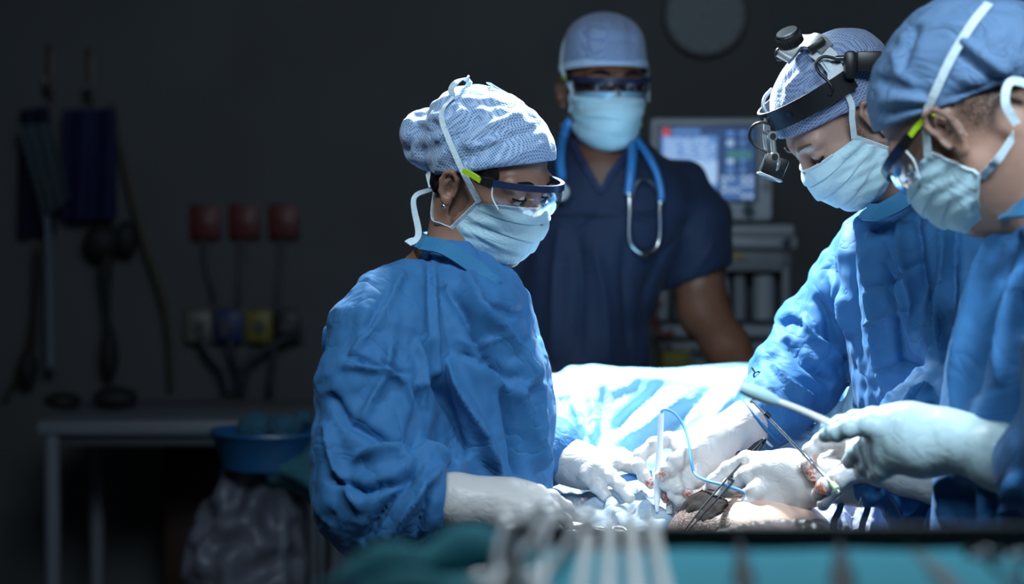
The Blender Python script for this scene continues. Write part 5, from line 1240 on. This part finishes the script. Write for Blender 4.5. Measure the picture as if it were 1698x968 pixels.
attr(me, 'hair', np.clip((-.035 - L_[:, 0]) * 50, 0, 1) * .98 + .30 * np.clip((.02 - L_[:, 0]) * 20, 0, 1) * (L_[:, 0] > -.05) + .12)
patient = link('person', me, skin('skin_patient', (.62, .42, .34), (.46, .27, .20), beard=(.03, .02, .018)))
tag(patient, 'person lying on the table under drapes, a shaved patch of skin and dark hair showing', 'person')
f = Field(hc - (.16, .14, .05), hc + (-.02, .12, .12), .003)
f.add(ell(hc + (-.062, .03, .012), (.052, .07, .065)), .01); f.add(ell(hc + (-.05, -.02, .01), (.045, .05, .06)), .02)
V, F = f.mesh(2); Q = V - hc
V = V + normals(V, F) * (.0018 * vnoise(V, 38, 3) + .0006 * vnoise(V, 110, 4))[:, None]
link('hair', npmesh('hair', V, F), M['hair'], patient)
# blue drape: flat near the field, climbing over the raised knees behind it
nx, ny = 150, 190
xs = np.linspace(-.10, .66, nx); ys = np.linspace(2.98, 3.70, ny)
X, Y = np.meshgrid(xs, ys, indexing='ij')
sm_ = lambda a, b, t: (lambda q: q * q * (3 - 2 * q))(np.clip((t - a) / (b - a), 0, 1))
cxl, cxr = .062, .56
edge = np.clip(np.minimum(X - cxl + .05, cxr + .05 - X) / .15, 0, 1); dome = 1 - (1 - edge) ** 2.2
mound = .958 + .03 * sm_(3.0, 3.14, Y) + .142 * sm_(3.15, 3.25, Y + .02 * np.sin(X * 14 + 1)) * (.66 + .34 * dome) * (1 - .9 * sm_(3.56, 3.68, Y))
mound += .010 * np.sin(X * 19 + Y * 7) * sm_(3.0, 3.1, Y) * .5 - .02 * sm_(.10, .02, X) * sm_(3.1, 3.3, Y)
side = np.clip(np.maximum(cxl - X, X - cxr) / .07, 0, 1)
Z = mound * (1 - side) + side * .55 + (-.0)
Z = np.where(side > 0, mound - (mound - .50) * np.clip(side, 0, 1) ** 1.3, mound)
Xd = np.where(X < cxl, cxl - .035 * np.tanh((cxl - X) * 30) - .01 * np.sin(Y * 40), np.where(X > cxr, cxr + .035 * np.tanh((X - cxr) * 30) + .01 * np.sin(Y * 40), X))
V = np.stack((Xd, Y, Z), -1).reshape(-1, 3)
idx = np.arange(nx * ny).reshape(nx, ny)
F = np.stack((idx[:-1, :-1].ravel(), idx[1:, :-1].ravel(), idx[1:, 1:].ravel(), idx[:-1, 1:].ravel()), 1)
std = [([(1000, 618), (1090, 622), (1230, 616)], 10, .006), ([(975, 640), (985, 700), (978, 745)], 7, .012), ([(1000, 640), (1002, 700), (995, 740)], 7, -.012), ([(930, 640), (935, 720)], 7, -.008), ([(1100, 635), (1050, 680), (1010, 720)], 10, -.012), ([(1140, 650), (1080, 700), (1020, 735)], 10, .014), ([(1180, 640), (1130, 690), (1080, 730)], 9, -.010), ([(1220, 650), (1180, 700), (1140, 730)], 9, .010), ([(1060, 625), (1040, 640), (1010, 650)], 6, .006), ([(950, 660), (965, 720)], 6, .010)]
V = crumple(V, F, .14, iters=150, kf=.002, kb=.35, freq=9, seedamp=.004, cell=.09, limit=.014, seed=3)
V = strokes(V, F, std)
V, F = subdiv(V, F); V = crumple(V, F, .06, iters=70, kf=.003, kb=.2, freq=40, seedamp=.001, cell=.03, limit=.004, seed=4)
o = link('surgical_drape', npmesh('surgical_drape', V, F), M['drape']); tag(o, 'large pale blue drape humped behind the hands, glaring white under the lamp', 'drape')
o.modifiers.new('thickness', 'SOLIDIFY').thickness = .003
def crumpled(name, G, m, s=.2, seed=1, freq=14, lim=.012, st=None, th=.002, kb=.3, iters=120, cell=.06):
    G = np.array(G); a, b = G.shape[:2]; V = G.reshape(-1, 3); ix = np.arange(a * b).reshape(a, b)
    F = np.stack((ix[:-1, :-1].ravel(), ix[1:, :-1].ravel(), ix[1:, 1:].ravel(), ix[:-1, 1:].ravel()), 1)
    V = crumple(V, F, s, iters=iters, kf=.002, kb=kb, freq=freq, seedamp=.003, cell=cell, limit=lim, seed=seed)
    if st: V = strokes(V, F, st)
    o = link(name, npmesh(name, V, F), m); o.modifiers.new('thickness', 'SOLIDIFY').thickness = th
    return o
def patch(corners, n, m_, bulge=0., sag=(0, 0, 1)):
    """bilinear patch through four world points tl tr br bl"""
    tl, tr, br, bl = [np.array(c) for c in corners]; G = np.zeros((n, m_, 3))
    for i, v in enumerate(np.linspace(0, 1, n)):
        for j, u in enumerate(np.linspace(0, 1, m_)):
            G[i, j] = (tl * (1 - u) + tr * u) * (1 - v) + (bl * (1 - u) + br * u) * v + np.array(sag) * bulge * math.sin(math.pi * u) * math.sin(math.pi * v)
    return G
# white gauzy drape left of the field
o = crumpled('field_drape', patch((P(905, 800, 3.10), P(1180, 795, 3.10), P(1150, 940, 2.70), P(880, 935, 2.70)), 70, 90, .02), cloth('field_white', (.30, .38, .46), crease=.6, scale=16), .22, 5, lim=.014, st=[([(1050, 800), (1075, 840), (1085, 880)], 7, .010), ([(1030, 810), (1048, 850)], 7, -.01), ([(960, 800), (1010, 830), (1040, 880)], 9, .012)])
tag(o, 'crumpled whitish drape left of the hair, under the near fingers', 'drape')
o = crumpled('field_drape', patch((P(1190, 700, 3.06), P(1440, 705, 3.05), P(1430, 800, 2.95), P(1180, 790, 2.97)), 60, 80, .02), cloth('field_blue', (.34, .52, .68), crease=.5, scale=14), .2, 6, lim=.014)
tag(o, 'light blue drape between the two hands of the bearded surgeon', 'drape')
# tented corner of the drape right of the sleeve
G = patch((P(1372, 668, 3.04), P(1440, 668, 3.02), P(1452, 742, 3.0), P(1335, 738, 3.02)), 40, 40)
for j in range(40):
    for i in range(40): G[i, j, 2] += .055 * math.exp(-((j / 39 - .60) / .16) ** 2) * (1 - i / 39) ** 1.2; G[i, j, 1] -= .03 * math.exp(-((j / 39 - .60) / .2) ** 2)
o = crumpled('drape_corner', G, M['drape'], .12, 7, lim=.006); tag(o, 'pointed tent of light blue drape between sleeve and gown of the bearded surgeon', 'drape')
o = crumpled('side_drape', patch((P(1305, 812, 2.86), P(1500, 775, 2.84), P(1500, 925, 2.74), P(1290, 925, 2.70)), 70, 80, .02, (0, -1, 0)), M['drape_w'], .2, 8, lim=.014, st=[([(1340, 830), (1350, 880)], 8, .01), ([(1385, 830), (1380, 890)], 8, .012), ([(1410, 830), (1420, 890)], 7, -.012), ([(1450, 820), (1440, 890)], 8, .012)])
tag(o, 'greyish lilac drape hanging below the stained glove at the lower right', 'drape')
for pts, lab in (([(1398, 815), (1392, 845), (1382, 868), (1386, 900)], 'navy tie tape hanging below the stained glove'), ([(1443, 815), (1438, 845), (1430, 870), (1428, 900)], 'navy tie tape hanging beside the bunched sleeve')):
    o = MB().ribbon([P(x, y, 2.70) for x, y in pts], .009, lambda p: np.array((.2, -1, .1)), .0015).build('tie_tape', M['navy']); tag(o, lab, 'tape')
o = crumpled('plastic_film', patch((P(1160, 882, 2.66), P(1400, 855, 2.70), P(1420, 915, 2.62), P(1120, 915, 2.62)), 60, 90, .02), M['film'], .12, 9, 60, .004, kb=.12); tag(o, 'crinkled clear film over the lower edge of the bare skin', 'film')
o = crumpled('gauze_roll', patch((P(1145, 884, 2.655), P(1240, 882, 2.65), P(1250, 915, 2.62), P(1135, 915, 2.62)), 30, 40, .012), cloth('gauze', (.55, .62, .62), crease=.8, scale=50), .2, 10, 40, .004); tag(o, 'pale wad of gauze below the skin, near the forceps tip', 'gauze')
o = MB().ribbon([P(1024, 795, 2.96), P(1050, 790, 2.96), P(1082, 786, 2.96)], .012, lambda p: np.array((0, -1, .5)), .002).build('marker_strip', M['bluep']); tag(o, 'short blue strip under the fingertips of the left gloves', 'strip')
# ---- instruments in hands
e = empty('cautery_pencil', P(1092, 760, 2.876)); tag(e, 'slim white pencil instrument held upright over the field', 'cautery pencil')
dp = 2.878
MB().tube([P(1097, 685, dp), P(1094.5, 730, dp), P(1092, 780, dp), P(1090.5, 815, dp), P(1089.5, 832, dp), P(1089, 848, dp)], [.0036, .0046, .0056, .0056, .0040, .0024], 20).build('pencil_body', M['white'], e)
MB().tube([P(1089, 846, dp), P(1088.6, 862, dp)], .0021, smooth=False).build('blue_collar', M['bluep'], e, label='blue collar at the tip')
MB().tube([P(1088.6, 862, dp), P(1088.2, 874, dp)], [.0012, .0006], smooth=False).build('blade', M['steel'], e)
MB().tube([P(1097, 690, dp), P(1097, 682, dp), P(1104, 679, dp), P(1119, 686, dp), P(1134, 707, dp - .01), P(1142, 735, dp - .03), P(1146, 764, dp - .05), P(1152, 785, dp - .06), P(1170, 796, dp - .10), P(1200, 804, dp - .14), P(1222, 811, dp - .15), P(1235, 817, dp - .155), P(1238, 830, dp - .16), P(1238, 860, dp - .17), P(1239, 915, dp - .18)], .0021, 12).build('cord', M['cord'], e, label='light blue cord looping to the lower right')
def tweezers(name, a, b, w, wt, m, label, cat_):
    a = np.array(a); b = np.array(b); t = b - a; t /= np.linalg.norm(t); n = np.cross(t, (0, 1, 0)); n /= np.linalg.norm(n)
    e = empty(name, a); tag(e, label, cat_)
    for s in (-1, 1):
        pts = [a, a + t * .02 + n * s * w * .5, (a + b) / 2 + n * s * w, b - t * .03 + n * s * w * .5, b + n * s * .0007]
        MB().ribbon(pts, [wt, wt, wt * 1.1, wt * .6, .002], lambda p, n=n: n + np.array((0, -.3, 0)), .0018).build('prong', m, e)
    for k in range(4):
        c = (a * .62 + b * .38) + t * (k * .0042); MB().cyl(c - n * w * .9 + (0, -.005, 0), c + n * w * .9 + (0, -.005, 0), .0008, seg=8).build('grip_ridge', m, e)
    return e
tweezers('tissue_forceps', P(1268, 730, 2.84), P(1126, 892, 2.61), .0045, .009, M['steel_d'], 'dark steel forceps gripped by the left glove of the bearded surgeon', 'forceps')
e = empty('clamp_handle', P(1225, 748, 2.90)); tag(e, 'black handled instrument lying behind the two hands', 'instrument')
MB().tube([P(1182, 752, 2.90), P(1200, 745, 2.90), P(1226, 752, 2.90)], [.006, .0075, .005]).build('grip', M['navy'], e)
MB().tube([P(1226, 752, 2.90), P(1246, 748, 2.89)], .0035).build('shaft', M['bluep'], e)
MB().ribbon([P(1240, 752, 2.885), P(1256, 740, 2.88), P(1268, 731, 2.88)], [.010, .013, .010], lambda p: np.array((0, -1, .3)), .004).build('handle', M['black'], e)
e = empty('suction_rod', P(1320, 740, 2.66)); tag(e, 'long thin steel rod crossing in front of the stained glove', 'suction rod')
MB().tube([P(1247, 664, 2.66), P(1300, 718, 2.655), P(1345, 765, 2.65), P(1382, 805, 2.60), P(1393, 818, 2.59)], [.0016, .0022, .0026, .0028, .0028], 14).build('rod', M['steel'], e)
MB().tube([P(1268, 684, 2.657), P(1276, 692, 2.657)], .0036, smooth=False).build('collar', M['steel_d'], e)
MB().tube([P(1380, 802, 2.60), P(1388, 811, 2.59)], .0042, smooth=False).build('green_band', mat('green_band', (.35, .62, .30), .4), e)
MB().ribbon([P(1244, 668, 2.66), P(1250, 661, 2.66), P(1246, 655, 2.66)], .004, lambda p: np.array((0, -1, 0)), .002).build('hook', M['steel'], e)
e = empty('light_handle', P(1300, 670, 2.40)); tag(e, 'blurred white handle with a rounded end pinched by the nearest glove', 'handle')
MB().tube([P(1228, 642, 2.38), P(1244, 648, 2.38), P(1270, 658, 2.385), P(1288, 665, 2.39)], [.0065, .0085, .0085, .0055], 18).build('rounded_end', mat('pale_green', (.45, .70, .72), .4), e)
MB().tube([P(1286, 664, 2.39), P(1330, 681, 2.395), P(1382, 704, 2.40)], [.0042, .0042, .0046], 14).build('shaft', M['white'], e)
e = empty('towel_clip', P(1255, 622, 2.98)); tag(e, 'tiny dark clip on the white sleeve edge above the drape', 'clip')
c = P(1256, 622, 2.98); MB().tube([c + np.array((math.cos(t), 0, math.sin(t))) * .0055 for t in np.linspace(0, 6.283, 17)], .0014, 8, 2).build('clip_ring', M['navy'], e)
MB().tube([P(1251, 616, 2.98), P(1246, 609, 2.98)], .0014, smooth=False).build('clip_arm', M['navy'], e)
for q, lab in (((1118, 838), 'small clip of gauze beside the pencil tip'),):
    o = crumpled('gauze_ball', patch((P(1108, 826, 2.90), P(1134, 826, 2.90), P(1130, 848, 2.88), P(1106, 848, 2.88)), 20, 20, .012), cloth('gauze2', (.7, .7, .68), crease=.8, scale=60), .3, 12, 60, .004); tag(o, lab, 'gauze')
# ------------------------------------------------------------------ instrument table in front of the lens
tz0 = 1.150
fx0 = -.12
e = empty('instrument_table', (.30, 1.25, 0)); tag(e, 'instrument table along the bottom edge of the photo, in front of everyone', 'table')
MB().box((.36, 1.24, tz0 - .012), (.98, .46, .02), bev=.004).build('table_top', M['steel'], e, auto=40)
for x in (-.10, .82):
    for y in (1.04, 1.44): MB().cyl((x, y, 0), (x, y, tz0 - .02), .014).build('leg', M['steel'], e)
MB().box((.36, 1.24, .25), (.94, .42, .015), bev=.003).build('lower_shelf', M['steel'], e, auto=40)
# teal cloth over it
xs = np.linspace(fx0 - .05, .90, 110); ys = np.linspace(.98, 1.505, 60); X, Y = np.meshgrid(xs, ys, indexing='ij')
ov = np.maximum(np.maximum(fx0 + .02 - X, X - .86) / .07, np.maximum(1.01 - Y, Y - 1.475) / .03); ov = np.clip(ov, 0, 1)
Z = tz0 + .002 - .30 * ov ** 1.4
V = np.stack((X, Y, Z), -1).reshape(-1, 3); ix = np.arange(X.size).reshape(X.shape)
F = np.stack((ix[:-1, :-1].ravel(), ix[1:, :-1].ravel(), ix[1:, 1:].ravel(), ix[:-1, 1:].ravel()), 1)
V = crumple(V, F, .05, iters=60, kf=.004, kb=.3, freq=14, seedamp=.001, cell=.06, limit=.004)
V[:, 2] = np.maximum(V[:, 2], np.where(V[:, 1] < 1.46, tz0 + .0006, -9) * (ov.ravel() < .01) + (ov.ravel() >= .01) * -9)
o = link('teal_cover', npmesh('teal_cover', V, F), M['teal']); tag(o, 'teal cloth covering the instrument table in the foreground', 'cloth'); o.modifiers.new('thickness', 'SOLIDIFY').thickness = .001
# dark tray with its rim
e = empty('instrument_tray', (.42, 1.30, tz0)); tag(e, 'shallow dark tray with an upright rim across the foreground', 'tray')
tr = mat('tray_dark', (.006, .012, .015), .5)
x0, x1, y0, y1 = .0, .84, 1.06, 1.455
hR = .021
MB().box(((x0 + x1) / 2, y1, tz0 + .004 + hR / 2), (x1 - x0, .010, hR), bev=.003).build('rear_rim', tr, e, auto=40)
MB().box(((x0 + x1) / 2, y0, tz0 + .004 + hR / 2), (x1 - x0, .010, hR), bev=.003).build('front_rim', tr, e, auto=40)
MB().box((x0, (y0 + y1) / 2, tz0 + .004 + hR / 2), (.010, y1 - y0, hR), bev=.003).build('side_rim', tr, e, auto=40)
MB().box((x1, (y0 + y1) / 2, tz0 + .004 + hR / 2), (.010, y1 - y0, hR), bev=.003).build('side_rim', tr, e, auto=40)
MB().box(((x0 + x1) / 2, (y0 + y1) / 2, tz0 + .005), (x1 - x0, y1 - y0, .004)).build('tray_floor', tr, e)
V = np.stack(np.meshgrid(np.linspace(x0 + .01, x1 - .01, 60), np.linspace(y0 + .01, y1 - .025, 40), [0], indexing='ij'), -1)[:, :, 0]
V[..., 2] = tz0 + .0095 + .001 * np.sin(V[..., 0] * 60) * np.sin(V[..., 1] * 40)
o = MB().sheet(V, .002).build('tray_liner', cloth('liner_teal', (.045, .30, .40), rough=.8, crease=.2)); tag(o, 'teal lining cloth lying in the dark tray', 'cloth')
# folded teal towel at the left end
f = Field((-.20, 1.15, tz0 - .02), (.06, 1.50, tz0 + .09), .006)
f.chain([((-.13, 1.33, tz0 - .004), .010), ((-.09, 1.37, tz0 + .004), .014), ((-.03, 1.41, tz0 + .008), .016), ((.01, 1.42, tz0 + .006), .012)], .03)
f.chain([((-.12, 1.27, tz0 - .003), .008), ((-.07, 1.29, tz0), .012), ((.01, 1.31, tz0 + .002), .012)], .04)
f.sub(halfspace((0, 0, tz0 + .003), (0, 0, 1)), .004)
V, F = f.mesh(3); V = crumple(V, F, .2, iters=120, kf=.003, kb=.3, freq=14, seedamp=.002, cell=.05, limit=.006)
o = link('folded_towel', npmesh('folded_towel', V, F), M['teal']); tag(o, 'folded teal towel heaped at the left end of the instrument table', 'towel')
# instruments
def ring_pts(c, r, u, v): return [c + (u * math.cos(t) + v * math.sin(t) * 1.25) * r for t in np.linspace(0, 2 * math.pi, 25)]
def clamp_tool(name, tip, grip, label, cat_, spread=.020, ring=.0115, th=.0028, group=None, m=None):
    """ring-handled clamp or scissors from tip to ring handles"""
    m = m or M['steel_b']; tip = np.array(tip, float); grip = np.array(grip, float); t = grip - tip; L = np.linalg.norm(t); t /= L
    up = np.array((0, -.35, 1.)); n = np.cross(t, up); n /= np.linalg.norm(n)
    e = empty(name, tip); tag(e, label, cat_, group); piv = tip + t * L * .34
    for s in (-1, 1):
        end = grip + n * s * spread; c = end + t * ring * 1.1
        blade = MB().tube([tip + n * s * .0008, tip + t * L * .15 + n * s * .0025, piv], [.0012, .0028, .0036], 10).build('blade', m, e)
        sh = MB().tube([piv, piv + t * L * .25 + n * s * spread * .55, end], [.0036, th, th], 12).build('shank', m, e)
        MB().tube(ring_pts(c, ring, n, t), .0026, 10, 2).build('ring_handle', m, sh)
    a_ = np.cross(n, t); MB().cyl(piv - a_ * .004, piv + a_ * .004, .0045, bev=.001).build('pivot', m, e)
    return e
def retractor(name, a, b, w, label, group=None):
    a = np.array(a, float); b = np.array(b, float); t = b - a; t /= np.linalg.norm(t)
    e = empty(name, a); tag(e, label, 'retractor', group)
    MB().ribbon([a, a * .7 + b * .3, a * .35 + b * .65, b], [w, w * .9, w, w * 1.15], lambda p: np.array((0, -.8, 1)), .0035).build('handle_bar', M['steel_b'], e)
    MB().tube([b, b + t * .010 + (0, 0, -.002), b + (0, .012, -.014), b + (0, .010, -.026)], [.004, .004, .0035, .002]).build('hooked_blade', M['steel'], e)
    return e
Tq = lambda px, py, d: P(px, py, d)
for k, (a, b, w_, lab) in enumerate(((Tq(960, 1000, 1.235), Tq(978, 866, 1.50), .008, 'leftmost of the four bright steel retractors resting on the tray rim'), (Tq(1008, 1000, 1.235), Tq(1012, 852, 1.50), .008, 'second from left of the four bright retractors on the tray rim'),
        (Tq(1058, 1000, 1.235), Tq(1044, 842, 1.50), .008, 'third from left of the four bright retractors on the tray rim'), (Tq(1106, 1000, 1.235), Tq(1078, 854, 1.50), .008, 'rightmost of the four bright retractors resting on the tray rim'))):
    retractor('retractor', a, b, w_, lab, 'retractors on the tray rim')
clamp_tool('artery_clamp', Tq(800, 1010, 1.22), Tq(868, 868, 1.47), 'ring-handled clamp, its rings raised in front of the gloved hand at left', 'clamp', .014)
clamp_tool('artery_clamp', Tq(880, 1015, 1.22), Tq(938, 855, 1.48), 'ring-handled clamp beside the bright retractors, rings raised', 'clamp', .012)
clamp_tool('scissors', Tq(905, 985, 1.26), Tq(846, 958, 1.33), 'scissors lying low in the tray near the bottom edge, left of the retractors', 'scissors', .012)
def flat_tool(name, a, b, w_, m, label, cat_):
    e = empty(name, a); tag(e, label, cat_)
    a = np.array(a); b = np.array(b)
    MB().tube([a, a * .6 + b * .4, a * .4 + b * .6, b], [w_ * .5, w_, w_ * .7, w_ * .25], 12).build('tool_handle', m, e)
    MB().tube([b, b + (b - a) * .18], [w_ * .25, w_ * .12], 10).build('tool_tip', M['steel'], e)
flat_tool('dissector', Tq(1238, 1010, 1.24), Tq(1226, 900, 1.44), .0085, M['grey_d'], 'dark handled dissector crossing the teal lining right of the retractors', 'dissector')
flat_tool('dissector', Tq(1400, 1010, 1.24), Tq(1392, 905, 1.43), .0100, M['grey_d'], 'dark handled dissector in the middle of the tray', 'dissector')
flat_tool('dissector', Tq(1600, 1000, 1.25), Tq(1518, 915, 1.42), .0080, mat('dull_handle', (.18, .22, .24), .4), 'pale grey dissector slanting across the tray at the right', 'dissector')
clamp_tool('artery_clamp', Tq(1700, 1000, 1.24), Tq(1660, 925, 1.40), 'ring-handled clamp in the tray by the right edge', 'clamp', .012, m=M['steel_d'])
# loose steel instruments by the left glove, on the drape
for a, b, lab in ((P(940, 868, 2.66), P(1018, 880, 2.66), 'bright steel clamp lying by the fingertips of the left glove'), (P(935, 880, 2.64), P(1012, 890, 2.64), 'lower steel clamp lying by the left glove')):
    clamp_tool('small_clamp', a, b, lab, 'clamp', .005, .007, .0018)
